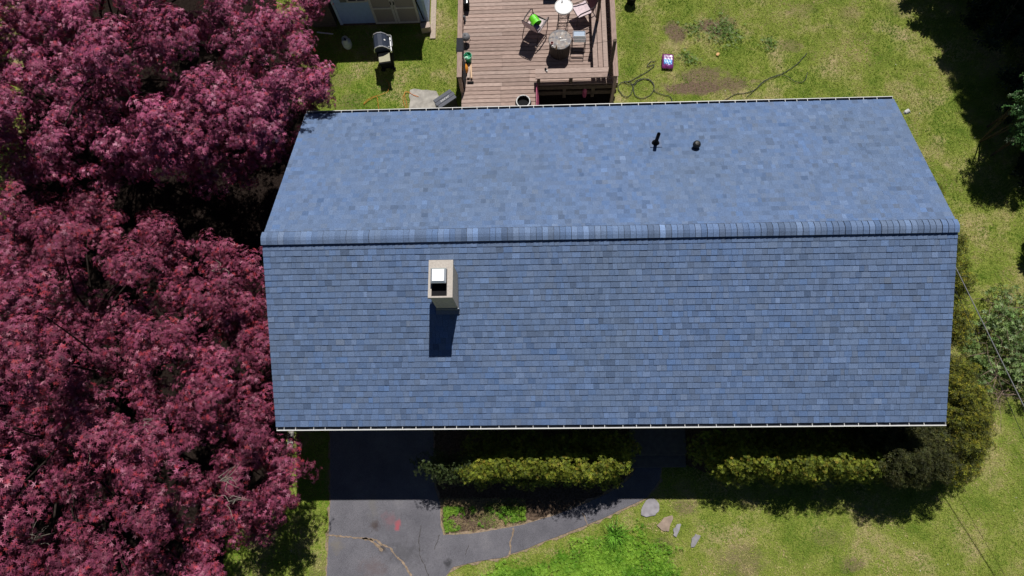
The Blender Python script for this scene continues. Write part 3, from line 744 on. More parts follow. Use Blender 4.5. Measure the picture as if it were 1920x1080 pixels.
for i, (u, v, z, a, b_, c_, lab) in enumerate(((1762, 600, 1.0, .42, .75, .9, 'slim golden conifer bush by the right wall, just behind the big corner bush'), (1760, 500, 1.0, .38, .85, .8, 'golden conifer bush by the right wall under the overhead wires'),
                                 (1738, 395, .9, .26, .7, .7, 'golden conifer bush by the right wall beside the ridge end'), (1716, 325, .7, .22, .5, .5, 'small golden conifer bush by the right wall, the one farthest back'))):
    p = at(u, v, z)
    lum = [(p.x + random.uniform(-.1, .1) + (.1 if i < 2 else .0), p.y + dy * b_, z + random.uniform(-.1, .1), a, b_ * .5, c_) for dy in (-.6, 0, .6)]
    shrub('golden_cypress', lab, 'shrub', lum, p, gold, [22, 22, 22, 14, 20], 560, .052, FAN, M['needle'], stems=3, puff=.18, rad=(.75, 1.06), core=350, group='golden conifer bushes along the right wall')
# right side leafy shrubs and brush
gl_ = [(.17, .28, .08), (.23, .33, .12), (.12, .20, .05), (.30, .38, .20), (.09, .13, .04)]
lum = [(at(u, v, z).x, at(u, v, z).y, z, a, b_, c_) for u, v, z, a, b_, c_ in ((1850, 610, .35, .4, .3, .3), (1880, 595, .5, .5, .4, .35), (1905, 640, .5, .5, .5, .4), (1930, 600, .5, .5, .6, .5), (1870, 640, .3, .4, .3, .3), (1905, 690, .4, .4, .4, .35), (1935, 700, .6, .6, .6, .5), (1860, 690, .25, .3, .3, .25), (1880, 560, .35, .45, .35, .25), (1850, 720, .15, .3, .3, .2))]
br = shrub('brush_pile', 'tangled heap of cut leafy branches on the grass under the wires', 'brush pile', lum, at(1890, 640), gl_, [24, 22, 20, 14, 14], 85, .070, ROS, M['leaf'], stems=3, njit=.8, core=8, rad=(.4, 1.3), puff=.16)
M['brownbranch'] = mat('brown_branch', (.22, .16, .12), .9, var=.3)
bb = MB()
for k in range(130):
    p = np.array(at(random.uniform(1845, 1935), random.uniform(560, 740), random.uniform(.1, .6))) - np.array(br.location); a = random.uniform(0, 6.28); ln = random.uniform(.3, 1.1)
    q = p + np.array([math.cos(a) * ln, math.sin(a) * ln, random.uniform(-.2, .35)])
    bb.tube([tuple(p), tuple((p + q) / 2 + rng.normal(0, .06, 3)), tuple(q)], [.010, .007, .003], 4)
bb.build('branches', M['brownbranch'], br)
lum = [(at(u, v, .12).x, at(u, v, .12).y, .08, .18, .16, .14) for u, v in ((1812, 628), (1822, 645), (1830, 662), (1838, 680), (1845, 695))]
shrub('vine', 'pale leafy vine trailing along the grass beside the brush pile', 'plant', lum, at(1828, 660), [(.15, .24, .07), (.2, .28, .1)], [1, 1], 260, .06, ROS, M['leaf'], stems=2)

# conifers whose shade falls across the right lawn
def conifer(label, base, H, rad, cols, nb, seed, name='spruce_tree', z0=.8, dens=1.0):
    rg = np.random.default_rng(seed)
    root = thing(name, label, 'tree', (base[0], base[1], 0), group='tall trees at the right edge')
    MB().tube([(0, 0, -.1), (.03, 0, H * .5), (0, .02, H * .98)], [.26, .16, .02], 10).build('trunk', M['bark'], root, smooth=True)
    bm_ = MB(); Cs, Ns = [], []
    z = z0
    while z < H * .97:
        q = (z - z0) / (H - z0); L_ = rad * (1 - q) ** .85 + .15
        for k in range(nb):
            a = rg.uniform(0, 6.283); l = L_ * rg.uniform(.65, 1.1); d_ = np.array([math.cos(a), math.sin(a), 0])
            tip = np.array([0, 0, z]) + d_ * l + np.array([0, 0, -.22 * l])
            bm_.tube([(0, 0, z), tuple(np.array([0, 0, z]) + d_ * l * .5 + [0, 0, -.04 * l]), tuple(tip)], [.035, .022, .006], 5)
            n = int(l * 95 * dens); t = rg.uniform(.12, 1, n); sp = rg.normal(0, .17, n) * (1.15 - t * .75) * min(l, 2)
            sd_ = np.array([-d_[1], d_[0], 0])
            p = np.array([0, 0, z]) + t[:, None] * (tip - [0, 0, z]) + sp[:, None] * sd_ + np.stack([np.zeros(n), np.zeros(n), rg.normal(-.05, .06, n)], 1)
            Cs.append(p); Ns.append(np.tile([0, 0, 1.0], (n, 1)) + d_ * .2 + rg.normal(0, .35, (n, 3)))
        z += .52 * (1 - .45 * q)
    bm_.build('branch', M['bark'], root)
    C_, N_ = np.concatenate(Cs), np.concatenate(Ns); n = len(C_)
    V, FF, T = scatter(C_, N_, rng.uniform(.10, .18, n), palette(n, cols, [1] * len(cols), .25), ROS)
    fast_mesh('foliage', V, FF, M['needle'], root, T)
    return root
spc = [(.02, .04, .018), (.03, .055, .022), (.018, .032, .015)]
conifer('tall dark spruce standing beyond the top right corner of the lawn', (14.7, 10.9), 13.5, 4.1, spc, 7, 5)
conifer('second tall dark spruce at the right edge, nearer the house', (16.3, 6.6), 12.5, 3.6, spc, 8, 6)
conifer('shorter dark spruce at the right edge beside the brush pile', (14.6, 1.6), 7.0, 2.3, spc, 9, 8)
p = at(1935, 200, 2.2)
lum = [(p.x + dx, p.y + dy, z, .55, .55, .5) for dx, dy, z in ((0, 0, 2.2), (.3, .6, 2.4), (.2, -.5, 1.8), (.8, 0, 2.6), (.6, .3, 1.4))]
shrub('broadleaf_shrub', 'bright green leafy shrub catching light at the shaded right edge', 'shrub', lum, (p.x + .4, p.y), [(.06, .14, .04), (.09, .19, .06), (.04, .09, .03), (.16, .22, .13)], [3, 3, 2, 1], 200, .085, ROS, M['leaf'], stems=4)

# ------------------------------------------------------------------ grass blades
shed_rect = [(-9.1, 9.1), (-5.0, 9.1), (-5.0, 12), (-9.1, 12)]
deck_rect = [(-4.0, 3.8), (1.2, 3.8), (1.2, 14), (-4.0, 14)]
def grass(name, label, x0, x1, y0, y1, n, hmul, colf, excl, incl=None, tmpl=None, density=None, width=.012, cat='grass'):
    x = rng.uniform(x0, x1, n); y = rng.uniform(y0, y1, n); k = np.ones(n, bool)
    for e in excl: k &= ~inpoly(x, y, e)
    if incl is not None: k &= inpoly(x, y, incl)
    sm = soilmask(x, y); k &= rng.random(n) > sm * .93
    if density is not None: k &= rng.random(n) < density(x, y)
    x, y = x[k], y[k]; n = len(x)
    nb = 3; X = np.repeat(x, nb) + rng.normal(0, .012, n * nb); Y = np.repeat(y, nb) + rng.normal(0, .012, n * nb)
    a = rng.uniform(0, 2 * np.pi, n * nb); ht = rng.uniform(.02, .055, n * nb) * hmul; ln = rng.uniform(.02, .055, n * nb) * hmul; wd = width * rng.uniform(.6, 1.3, n * nb)
    c, s = np.cos(a), np.sin(a)
    V = np.stack([np.stack([X - s * wd / 2, Y + c * wd / 2, np.zeros_like(X)], 1), np.stack([X + s * wd / 2, Y - c * wd / 2, np.zeros_like(X)], 1), np.stack([X + c * ln, Y + s * ln, ht], 1)], 1)
    Fc = np.arange(n * nb * 3).reshape(-1, 3); col = colf(X, Y)
    o = fast_mesh(name, V.reshape(-1, 3), Fc, M['blade'], None, col)
    return tag(o, label, cat, kind='stuff')
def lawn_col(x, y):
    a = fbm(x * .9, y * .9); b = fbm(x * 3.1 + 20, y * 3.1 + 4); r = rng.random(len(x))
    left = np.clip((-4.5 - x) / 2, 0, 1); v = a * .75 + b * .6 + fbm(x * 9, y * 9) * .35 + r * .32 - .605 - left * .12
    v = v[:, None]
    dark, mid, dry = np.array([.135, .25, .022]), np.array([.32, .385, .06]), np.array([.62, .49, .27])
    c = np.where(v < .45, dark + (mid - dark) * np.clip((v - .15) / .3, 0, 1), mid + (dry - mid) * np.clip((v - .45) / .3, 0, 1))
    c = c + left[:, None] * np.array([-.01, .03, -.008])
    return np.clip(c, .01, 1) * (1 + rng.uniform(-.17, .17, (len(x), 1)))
EX = SHADE_POLYS + [drive_poly, house_rect, pad_poly, shed_rect, deck_rect, bed_poly, bed2_poly] + stone_polys
rng = np.random.default_rng(99)
cover_poly = P2([(850, 1085), (900, 1062), (950, 1050), (1000, 1034), (1060, 1010), (1120, 985), (1180, 960), (1200, 975), (1230, 995), (1258, 1010), (1285, 1030), (1280, 1060), (1260, 1100), (1240, 1200), (840, 1200)])
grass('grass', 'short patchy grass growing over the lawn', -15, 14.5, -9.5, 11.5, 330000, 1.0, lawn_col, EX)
def cov_col(x, y):
    v = fbm(x * 2.5, y * 2.5)[:, None] + rng.uniform(-.2, .2, (len(x), 1)); a, b = np.array([.10, .25, .015]), np.array([.28, .47, .05])
    return a + (b - a) * np.clip((v - .25) / .5, 0, 1)
# low leafy ground cover beside the path
xy = np.array(cover_poly); n = 44000; x = rng.uniform(xy[:, 0].min(), xy[:, 0].max(), n); y = rng.uniform(xy[:, 1].min(), xy[:, 1].max(), n)
k = inpoly(x, y, cover_poly)
for s_ in stone_polys + [verge_poly]: k &= ~inpoly(x, y, s_)
dens_ = fbm(x * 1.6 + 3, y * 1.6); ed = rimdist(x, y, cover_poly)
k &= (dens_ + rng.uniform(-.2, .2, n) + np.clip(ed - .6, -.5, 0) * .8 > .34)
x, y = x[k], y[k]; n = len(x); zc = .04 + .09 * fbm(x * 3, y * 3) + rng.uniform(-.03, .03, n)
V, FF, T = scatter(np.stack([x, y, zc], 1), np.array([0, 0, 1.0]) + rng.normal(0, .45, (n, 3)), rng.uniform(.025, .055, n), cov_col(x, y), ROS)
tag(fast_mesh('ground_cover', V, FF, M['leaf'], None, T), 'bright green leafy ground cover between the path and the stepping stones', 'ground cover', kind='stuff')
grass('grass', 'bright young grass among the ground cover', xy[:, 0].min(), xy[:, 0].max(), xy[:, 1].min(), xy[:, 1].max(), 26000, 1.2, cov_col, [verge_poly] + stone_polys, incl=cover_poly, density=lambda x, y: np.clip(rimdist(x, y, cover_poly) / .6, 0, 1) * np.clip((fbm(x * 1.6 + 3, y * 1.6) - .25) * 4, .1, 1))
def straw_col(x, y):
    v = (fbm(x * 3 + 4, y * 3) + rng.uniform(-.25, .25, len(x)))[:, None]; a, b = np.array([.16, .26, .035]), np.array([.50, .38, .22])
    return a + (b - a) * np.clip((v - .25) / .35, 0, 1)
_bb = P2([(826, 935), (985, 935), (985, 990), (826, 1000)])
grass('grass', 'dry straw coloured grass over the sunlit end of the planting bed', min(p[0] for p in _bb), max(p[0] for p in _bb), min(p[1] for p in _bb), max(p[1] for p in _bb), 6500, 1.1, straw_col, [], incl=offset(bed_poly, -.03))
# weeds in the sunlit end of the bed
xy = np.array(P2([(832, 950), (985, 950), (985, 985), (840, 998)])); n = 5200; x = rng.uniform(xy[:, 0].min(), xy[:, 0].max(), n); y = rng.uniform(xy[:, 1].min(), xy[:, 1].max(), n)
k = inpoly(x, y, offset(bed_poly, -.1)) & (fbm(x * 2.4, y * 2.4) + rng.uniform(-.15, .15, n) > .5); x, y = x[k], y[k]; n = len(x)
V, FF, T = scatter(np.stack([x, y, rng.uniform(.03, .12, n)], 1), np.array([0, 0, 1.0]) + rng.normal(0, .5, (n, 3)), rng.uniform(.02, .05, n), cov_col(x, y) * .85, ROS)
tag(fast_mesh('weeds', V, FF, M['leaf'], None, T), 'small weeds scattered over the sunlit end of the bed', 'weeds', kind='stuff')
# clover flowers
n = 420; x = rng.uniform(-9, 12, n); y = rng.uniform(-9, 11, n); k = np.ones(n, bool)
for e in EX: k &= ~inpoly(x, y, e)
k &= fbm(x * .8, y * .8) > .5; x, y = x[k], y[k]; n = len(x)
V, FF, T = scatter(np.stack([x, y, rng.uniform(.04, .06, n)], 1), np.array([0, 0, 1.0]) + rng.normal(0, .3, (n, 3)), rng.uniform(.010, .022, n), palette(n, [(.7, .7, .62), (.6, .5, .2), (.35, .26, .16)], [2, 1, 2]), ROS)
tag(fast_mesh('clover_flowers', V, FF, M['leaf'], None, T), 'tiny pale clover flowers and leaf bits dotted over the lawn', 'flowers', kind='stuff')
# weed clumps at the dug patch
xy = [(1345, 62, .5), (1300, 55, .35), (1370, 70, .5), (1360, 50, .4), (1440, 80, .25), (1290, 110, .3)]
pts = np.concatenate([np.array([[at(u, v).x, at(u, v).y]]) + rng.normal(0, r * .5, (int(300 * r), 2)) for u, v, r in xy]); n = len(pts)
V, FF, T = scatter(np.column_stack([pts, rng.uniform(.03, .13, n)]), np.array([0, 0, 1.0]) + rng.normal(0, .5, (n, 3)), rng.uniform(.025, .06, n), palette(n, [(.14, .24, .05), (.20, .27, .11), (.10, .18, .03)], [1, 1, 1]), ROS)
tag(fast_mesh('weeds', V, FF, M['leaf'], None, T), 'leafy weeds around the dug earth in the back lawn', 'weeds', kind='stuff')
# day lily
p = at(1152, 1002); lt = thing('daylily', 'spiky green daylily clump beside the curving path', 'plant', p)
lv = MB()
for k in range(120):
    a = random.uniform(0, 6.28); ln = random.uniform(.22, .46); w_ = .016; h_ = random.uniform(.12, .3); o_ = Vector((random.gauss(0, .06), random.gauss(0, .06), 0))
    d = Vector((math.cos(a), math.sin(a), 0)); s_ = Vector((-d.y, d.x, 0)) * w_ / 2; c_ = Vector((.13, .30, .03)) * random.uniform(.7, 1.4)
    lv.add([o_ - s_, o_ + s_, o_ + d * ln * .55 + s_ + Vector((0, 0, h_)), o_ + d * ln * .55 - s_ + Vector((0, 0, h_)), o_ + d * ln + Vector((0, 0, h_ * .55))], [(0, 1, 2, 3), (3, 2, 4)], c_)
lv.build('leaves', M['leaf'], lt)

# ------------------------------------------------------------------ deck
DZ = .75
deck = thing('deck', 'weathered brown plank deck behind the house with a built in corner bench', 'deck', (0, 0, 0))
pcol = [(.355, .262, .226), (.33, .24, .205), (.38, .286, .248), (.31, .224, .192), (.345, .25, .214)]
M['plank'] = mat('deck_plank', (1.1, 1.1, 1.1), .85, var=.30, scale=5, stretch=(1.2, 12, 12), tint=True, bump=.25)
pb = MB(); dl = at(868, 100, DZ).x; dl2 = at(868, 205, DZ).x; dr = at(1150, 100, DZ).x; dmid = at(1005, 180, DZ).x; yf = at(1080, 146, DZ + .40).y
y = wy + .05
while y < 14:
    x1 = dmid if y < yf - .02 else dr + .1
    jx = random.choice((dl + 1.25, dl + 2.1)) if x1 > 0 else dl + 1.2
    for a, b in ((dl - .02, jx - .002), (jx + .002, x1)): pb.box(((a + b) / 2, y, DZ - .018), (b - a, .120, .036), col=list(np.array(random.choice(pcol)) * random.uniform(.85, 1.12)))
    y += .1395
pb.build('planks', M['plank'], deck)
fr = MB()
for a, b in (((dl, wy + .03, DZ - .14), (dl, 14, DZ - .14)), ((dr + .08, yf, DZ - .14), (dr + .08, 14, DZ - .14)), ((dmid, wy + .03, DZ - .14), (dmid, yf, DZ - .14)), ((dmid, yf + .02, DZ - .14), (dr + .1, yf + .02, DZ - .14)), ((dmid, yf + .06, .22), (dr + .1, yf + .06, .22))):
    fr.bar(a, b, .045, .19)
for X, Y in ((dl + .05, 5), (dl + .05, 8), (dl + .05, 11), (dmid, yf), (dmid + .9, yf), (dmid + 1.8, yf), (dr, yf), (dr, 8.5), (dr, 11), (dmid - .05, 4.6)): fr.box((X, Y + .05, (DZ - .2) / 2 - .1), (.1, .1, DZ - .2 + .2))
fr.build('frame', M['deckframe'], deck)
sheet('deck_shade_sheet', [(dl + .1, wy + .1), (dr, wy + .1), (dr, 13.9), (dl + .1, 13.9)], -.05, .012, M['shade_dark'], 'near black sheet painted as shade on the ground under the deck', 'bare ground')  # shade under the deck put into the colour of this sheet
# bench in an L
BZ = DZ + .40
be = MB(); bx0 = at(1111, 100, BZ).x; bx1 = at(1140, 100, BZ).x; bw = (bx1 - bx0) / 3; by0 = at(1080, 146, BZ).y; by1 = at(1080, 127, BZ).y; fw = (by1 - by0) / 2
for k in range(3): be.box((bx0 + bw * (k + .5), (by1 + 14) / 2, BZ - .02), (bw - .018, 14 - by1, .04), col=list(np.array(pcol[k]) * random.uniform(.9, 1.05)))
bl0 = at(1004, 137, BZ).x
for k in range(2): be.box(((bl0 + bx1) / 2, by0 + fw * (k + .5), BZ - .0205), (bx1 - bl0, fw - .018, .04), col=list(np.array(pcol[k + 1]) * random.uniform(.9, 1.05)))
bo = be.build('bench', M['plank'], deck)
lgb = MB()
for X, Y in ((bx0 + .12, by1 + .2), (bx0 + .12, 8.2), (bx0 + .12, 10.5), (bl0 + .1, by0 + .15), (bl0 + 1.1, by0 + .15)): lgb.box((X, Y, (DZ + BZ - .04) / 2), (.09, .2, BZ - .04 - DZ))
lgb.build('bench_legs', M['deckframe'], bo)
# rails
HZ = DZ + .85
def rail(pa, pb_, gap, name='railing'):
    a, b = Vector(pa), Vector(pb_); mb = MB(); up = Vector((0, 0, 1))
    mb.bar(a, b, .15, .035); mb.bar(a - up * .06, b - up * .06, .04, .085); mb.bar(a - up * (HZ - DZ - .1), b - up * (HZ - DZ - .1), .04, .085)
    n = int((b - a).length / gap)
    for k in range(n + 1):
        q = a.lerp(b, k / n); mb.box(q - up * ((HZ - DZ) / 2 + .08), (.035, .035, HZ - DZ - .04))
    return mb.build(name, M['rail'], deck, bevel=.004)
ra, rb2 = at(861, 145, HZ), at(861, 0, HZ); rb2.y = 13.5; rb2.x = ra.x
rail(ra, rb2, .14)
ra3, rb3 = at(1155, 143, HZ), at(1155, 0, HZ); rb3.y = 13.5; rb3.x = ra3.x
rail(ra3, rb3, .14)
ca, cb_ = at(1140, 144, BZ), at(1160, 144, BZ)
def top_of(base, u, v):                          # height of an upright post whose top is seen at row v
    d = AX.T @ np.array([(u - 960) / F, (v - 540) / F, 1]); return CAM[2] + d[2] * (base.y - CAM[1]) / d[1]
pa = at(1143, 136, BZ); pz_ = top_of(pa, 1160, 75); pc2 = at(1120, 37, BZ)
for P0 in (pa, pc2): MB().box((P0.x, P0.y, (BZ + pz_) / 2), (.085, .085, pz_ - BZ)).build('light_post', M['deckframe'], deck)
for P0 in (ra, ra3): MB().box((P0.x, P0.y + .03, HZ / 2 - .02), (.09, .09, HZ - .04)).build('rail_post', M['rail'], deck)
MB().tube([(pa.x, pa.y, pz_ - .02), ((pa.x + dl) / 2, pa.y + .03, pz_ - .45), (dl, pa.y + .02, pz_ - .3)], .005, 5).build('string_wire', M['black'], deck)
# bolts / hardware lines on planks
# left stair rail and lower dark board by the box
lo = MB(); q = at(864, 196, DZ + .05); lo.box((ra.x + .02, (ra.y + wy + .4) / 2, .32), (.05, ra.y - wy - .5, .14)); lo.build('side_board', M['rail'], deck)
# cloth over the left railing
M['cloth'] = mat('dark_cloth', (.022, .023, .03), .95, var=.3, scale=40)
qa, qb = at(861, 98, HZ), at(861, 72, HZ)
cl_ = MB(); cl_.box((ra.x, (qa.y + qb.y) / 2, HZ + .024), (.19, qb.y - qa.y, .012)); 
for sx in (-1, 1): cl_.box((ra.x + sx * .096, (qa.y + qb.y) / 2, HZ - .12), (.014, qb.y - qa.y - .01, .28))
tag(cl_.build('dark_cloth', M['cloth'], bevel=.004), 'dark cloth draped over the left deck railing', 'cloth')
cl2 = MB(); qa2 = at(868, 150, DZ + .3); ys = qa.y - .02
cl2.add([(ra.x + .09, ys, HZ - .02), (ra.x + .09, ra.y + .1, HZ - .3), (ra.x + .10, ra.y + .1, DZ + .05), (ra.x + .13, ys, DZ + .04), (ra.x + .11, (ys + ra.y) / 2, HZ - .2), (ra.x + .12, (ys + ra.y) / 2, DZ + .04)], [(0, 4, 5, 3), (4, 1, 2, 5)])
o = cl2.build('dark_tarp', M['cloth']); sm = o.modifiers.new('s', 'SOLIDIFY'); sm.thickness = .012; tag(o, 'dark sheet hanging inside the left deck railing', 'tarp')

# ---- patio things
M['sling'] = mat('pale_sling', (.62, .50, .53), .8, var=.12, scale=20)
M['tubem'] = mat('chair_tube', (.045, .035, .04), .4, metal=.3)
M['maroon'] = mat('maroon_fabric', (.12, .04, .05), .8)
def sling_chair(label, loc, rz, backmat):
    t = thing('patio_chair', label, 'chair', loc, rz, 'pale sling patio chairs on the deck')
    s_ = MB(); pts = [(-.24, .0, .40), (-.1, 0, .375), (.1, 0, .385), (.27, 0, .42)]
    vv = []; 
    for x, _, z in pts: vv += [(x, -.24, z), (x, 0, z - .012), (x, .24, z)]
    ff = []
    for i in range(3):
        for k in range(2): ff.append((3 * i + k, 3 * i + 3 + k, 3 * i + 4 + k, 3 * i + 1 + k))
    o = s_.add(vv, ff).build('seat', M['sling'], t); o.modifiers.new('s', 'SOLIDIFY').thickness = .012
    b_ = MB().add([(-.25, -.24, .42), (-.25, .24, .42), (-.36, .23, .72), (-.36, -.23, .72), (-.43, .2, .93), (-.43, -.2, .93)], [(0, 1, 2, 3), (3, 2, 4, 5)])
    o = b_.build('backrest', backmat, t); o.modifiers.new('s', 'SOLIDIFY').thickness = .012
    f_ = MB()
    for sy in (-1, 1):
        f_.tube([(.30, sy * .26, .0), (.31, sy * .26, .40), (.27, sy * .27, .44), (-.24, sy * .26, .40), (-.44, sy * .22, .95)], .013, 7)
        f_.tube([(-.24, sy * .26, .40), (-.36, sy * .27, .0)], .013, 7)
    f_.tube([(-.44, -.22, .95), (-.45, 0, .97), (-.44, .22, .95)], .013, 7); f_.tube([(.27, -.27, .43), (.27, .27, .43)], .012, 7)
    f_.build('frame', M['tubem'], t)
    for sy in (-1, 1): MB().tube([(.30, sy * .27, .40), (.30, sy * .30, .58), (.22, sy * .31, .64), (-.1, sy * .31, .65), (-.33, sy * .27, .66)], [.014, .016, .02, .02, .014], 7).build('armrest', M['tubem'], t)
    return t
c1 = at(1004, 44, DZ + .42); sling_chair('pale sling chair with a lime green bucket lying on its seat', (c1.x, c1.y, DZ), R(58), M['sling'])
c2_ = at(1092, 16, DZ + .42); sling_chair('pale sling chair with maroon back, between the white table and the bench', (c2_.x, c2_.y, DZ), R(205), M['maroon'])
# bucket on chair
M['lime'] = mat('lime_plastic', (.13, .62, .02), .35, var=.05)
rot = Matrix.Rotation(R(96), 3, 'Y'); rot = Matrix.Rotation(R(-58), 3, 'Z') @ rot @ Matrix.Scale(1.22, 3)
prof = [(.10, 0), (.105, .06), (.113, .062), (.113, .072), (.108, .074), (.115, .13), (.122, .132), (.122, .142), (.117, .145), (.125, .22), (.135, .222), (.135, .235), (.12, .235), (.11, .03)]
bu = thing('bucket', 'lime green ribbed bucket lying on the sling chair', 'bucket', (c1.x - .10, c1.y + .12, DZ + .58))
MB().lathe(prof, (0, 0, 0), 22, rot=rot).build('shell', M['lime'], bu)
M['purple'] = mat('purple_fabric', (.10, .09, .28), .8)
MB().tube([rot @ Vector((.13, 0, .225)), rot @ Vector((.16, .1, .27)), rot @ Vector((.1, .17, .28)), rot @ Vector((-.1, .17, .26)), rot @ Vector((-.13, 0, .225))], .005, 6).build('bail_handle', M['white'], bu)
cu = MB().box((c1.x - .02, c1.y - .13, DZ + .44), (.24, .2, .05), rz=R(-32)); tag(cu.build('cushion', M['purple'], bevel=.02), 'small purple cushion under the lime bucket', 'cushion')
# mosaic drum table
M['mos'] = None
m, N, L, P = nmat('mosaic'); tc = N.new('ShaderNodeTexCoord')
vo = N.new('ShaderNodeTexVoronoi'); vo.inputs['Scale'].default_value = 13; L.new(tc.outputs['Object'], vo.inputs['Vector'])
sp_ = N.new('ShaderNodeSeparateColor'); L.new(vo.outputs['Color'], sp_.inputs[0])
cc = ramp(sp_.outputs[0], [(0, (.16, .15, .16)), (.3, (.24, .22, .22)), (.5, (.36, .30, .26)), (.65, (.20, .20, .22)), (.85, (.36, .30, .26)), (1, (.46, .43, .41))])
vo2 = N.new('ShaderNodeTexVoronoi'); vo2.feature = 'DISTANCE_TO_EDGE'; vo2.inputs['Scale'].default_value = 13; L.new(tc.outputs['Object'], vo2.inputs['Vector'])
gr = mth('LESS_THAN', vo2.outputs['Distance'], .035)
L.new(mixc(gr, cc, (.3, .29, .28)), P.inputs['Base Color']); P.inputs['Roughness'].default_value = .8; P.inputs['Specular IOR Level'].default_value = .15; M['mos'] = m
mt_ = at(1050, 74, DZ + .60); mtb = thing('mosaic_table', 'round drum table with a stone mosaic top on the deck', 'table', (mt_.x, mt_.y, DZ))
MB().lathe([(.30, .58), (.345, .585), (.345, .605), (.335, .61), (.001, .612)], (0, 0, 0), 40).build('tabletop', M['mos'], mtb)
M['slat'] = mat('dark_slat', (.05, .04, .035), .7)
sk = MB()
for k in range(26):
    a = 2 * math.pi * k / 26; sk.box((math.cos(a) * .315, math.sin(a) * .315, .29), (.02, .066, .58), rz=a)
sk.build('drum', M['slat'], mtb)
MB().lathe([(.352, .56), (.356, .575), (.356, .60), (.348, .602)], (0, 0, 0), 40).build('rim', M['blackmetal'], mtb)
M['red'] = mat('red_plastic', (.28, .02, .02), .4); M['bottle'] = mat('amber_glass', (.32, .20, .08), .2)
q = at(1035, 80, DZ + .72)
tag(MB().lathe([(.035, 0), (.043, .11), (.045, .112), (.038, .112), (.032, .01)], (q.x, q.y, DZ + .612), 16).build('red_cup', M['red']), 'red cup on the mosaic table', 'cup')
q = at(1035, 84, DZ + .66)
tag(MB().lathe([(.03, 0), (.034, .05), (.02, .065), (.018, .08), (.001, .082)], (q.x + .01, q.y - .04, DZ + .612), 14).build('white_jar', M['white']), 'small white jar beside the red cup', 'jar')
q = at(1043, 88, DZ + .68)
tag(MB().lathe([(.024, 0), (.026, .10), (.011, .15), (.011, .19), (.013, .192), (.001, .196)], (q.x, q.y - .03, DZ + .612), 14).build('bottle', M['bottle']), 'amber bottle standing on the mosaic table', 'bottle')
q = at(1056, 75, DZ + .62); tag(MB().box((q.x, q.y, DZ + .617), (.20, .022, .008), rz=R(4)).build('white_stick', M['white'], bevel=.002), 'thin white stick lying on the mosaic table', 'stick')
q = at(1051, 71, DZ + .62); tag(MB().lathe([(.026, 0), (.026, .02), (.02, .024), (.001, .025)], (q.x, q.y, DZ + .612), 12).build('candle', M['white']), 'small white candle on the mosaic table', 'candle')
# white bistro table
wt = at(1057, 12, DZ + .92); wtb = thing('bistro_table', 'tall white round bistro table with wire legs', 'table', (wt.x, wt.y, DZ))
MB().lathe([(.26, .895), (.285, .90), (.285, .925), (.27, .935), (.25, .925), (.001, .925)], (0, 0, 0), 36).build('tabletop', M['white'], wtb)
wl = MB()
for k in range(4):
    a = math.pi / 4 + k * math.pi / 2; c_, s_ = math.cos(a), math.sin(a); wl.tube([(c_ * .22, s_ * .22, 0), (c_ * .2, s_ * .2, .45), (c_ * .22, s_ * .22, .9)], .009, 6)
    a2 = a + math.pi / 2
    for z in (.15, .3, .45, .6, .75): wl.tube([(c_ * .205, s_ * .205, z), (math.cos(a2) * .205, math.sin(a2) * .205, z)], .006, 5)
    for z in (.22, .52): wl.tube([(c_ * .205, s_ * .205, z - .07), (math.cos(a2) * .08, math.sin(a2) * .08, z), (math.cos(a2) * .205, math.sin(a2) * .205, z + .08)], .005, 5)
wl.build('wire_legs', M['tubem'], wtb)
q = at(1054, 3, DZ + .93); tag(MB().lathe([(.014, 0), (.018, .03), (.02, .07), (.001, .072)], (q.x, q.y, DZ + .925), 10).build('small_bottle', M['lead']), 'tiny grey bottle on the white bistro table', 'bottle')
# folding chair
fc = at(1086, 70, DZ + .45); M['bluepad'] = mat('blue_pad', (.22, .30, .42), .5, var=.15); 
ft = thing('folding_chair', 'folding metal chair with a blue grey seat beside the mosaic table', 'chair', (fc.x, fc.y, DZ), R(-2))
MB().box((0, .09, .45), (.36, .25, .035)).build('seat', M['bluepad'], ft, bevel=.015)
MB().box((.01, -.12, .53), (.36, .025, .20), rot=Matrix.Rotation(R(-38), 3, 'X')).build('backrest', M['white'], ft, bevel=.008)
fo = MB()
for sx in (-1, 1):
    fo.tube([(sx * .2, .22, .44), (sx * .2, -.05, .44), (sx * .2, -.22, 0)], .011, 6); fo.tube([(sx * .205, -.2, .62), (sx * .205, 0, .40), (sx * .205, .22, 0)], .011, 6)
    fo.tube([(sx * .185, .215, .475), (sx * .185, -.03, .475)], .012, 6)
fo.tube([(-.2, -.22, .02), (.2, -.22, .02)], .011, 6); fo.tube([(-.205, .2, .04), (.205, .2, .04)], .011, 6); fo.tube([(-.205, -.2, .62), (.205, -.2, .62)], .011, 6); fo.tube([(-.185, .215, .475), (.185, .215, .475)], .012, 6)
fo.build('frame', M['tubem'], ft)
# small things along the left railing
q = at(873, 70, DZ + .25); M['greyd'] = mat('grey_enamel', (.16, .16, .175), .5)
kt = thing('kettle_grill', 'small grey domed kettle grill by the left railing', 'grill', (q.x, q.y, DZ))
MB().lathe([(.05, .16), (.11, .19), (.14, .245), (.142, .26), (.142, .268), (.125, .32), (.08, .365), (.001, .38)], (0, 0, 0), 24).build('dome', M['greyd'], kt, smooth=True)
lgk = MB()
for k in range(3):
    a = k * 2.094 + .5; lgk.tube([(math.cos(a) * .09, math.sin(a) * .09, .2), (math.cos(a) * .15, math.sin(a) * .15, 0)], .008, 6)
lgk.build('legs', M['black'], kt); MB().tube([(-.03, 0, .37), (-.03, 0, .41), (.03, 0, .41), (.03, 0, .37)], .007, 6).build('handle', M['black'], kt)
q = at(870, 33, DZ + .15); ln_ = thing('lantern', 'small grey lantern by the left railing near the top of the deck', 'lantern', (q.x, q.y, DZ))
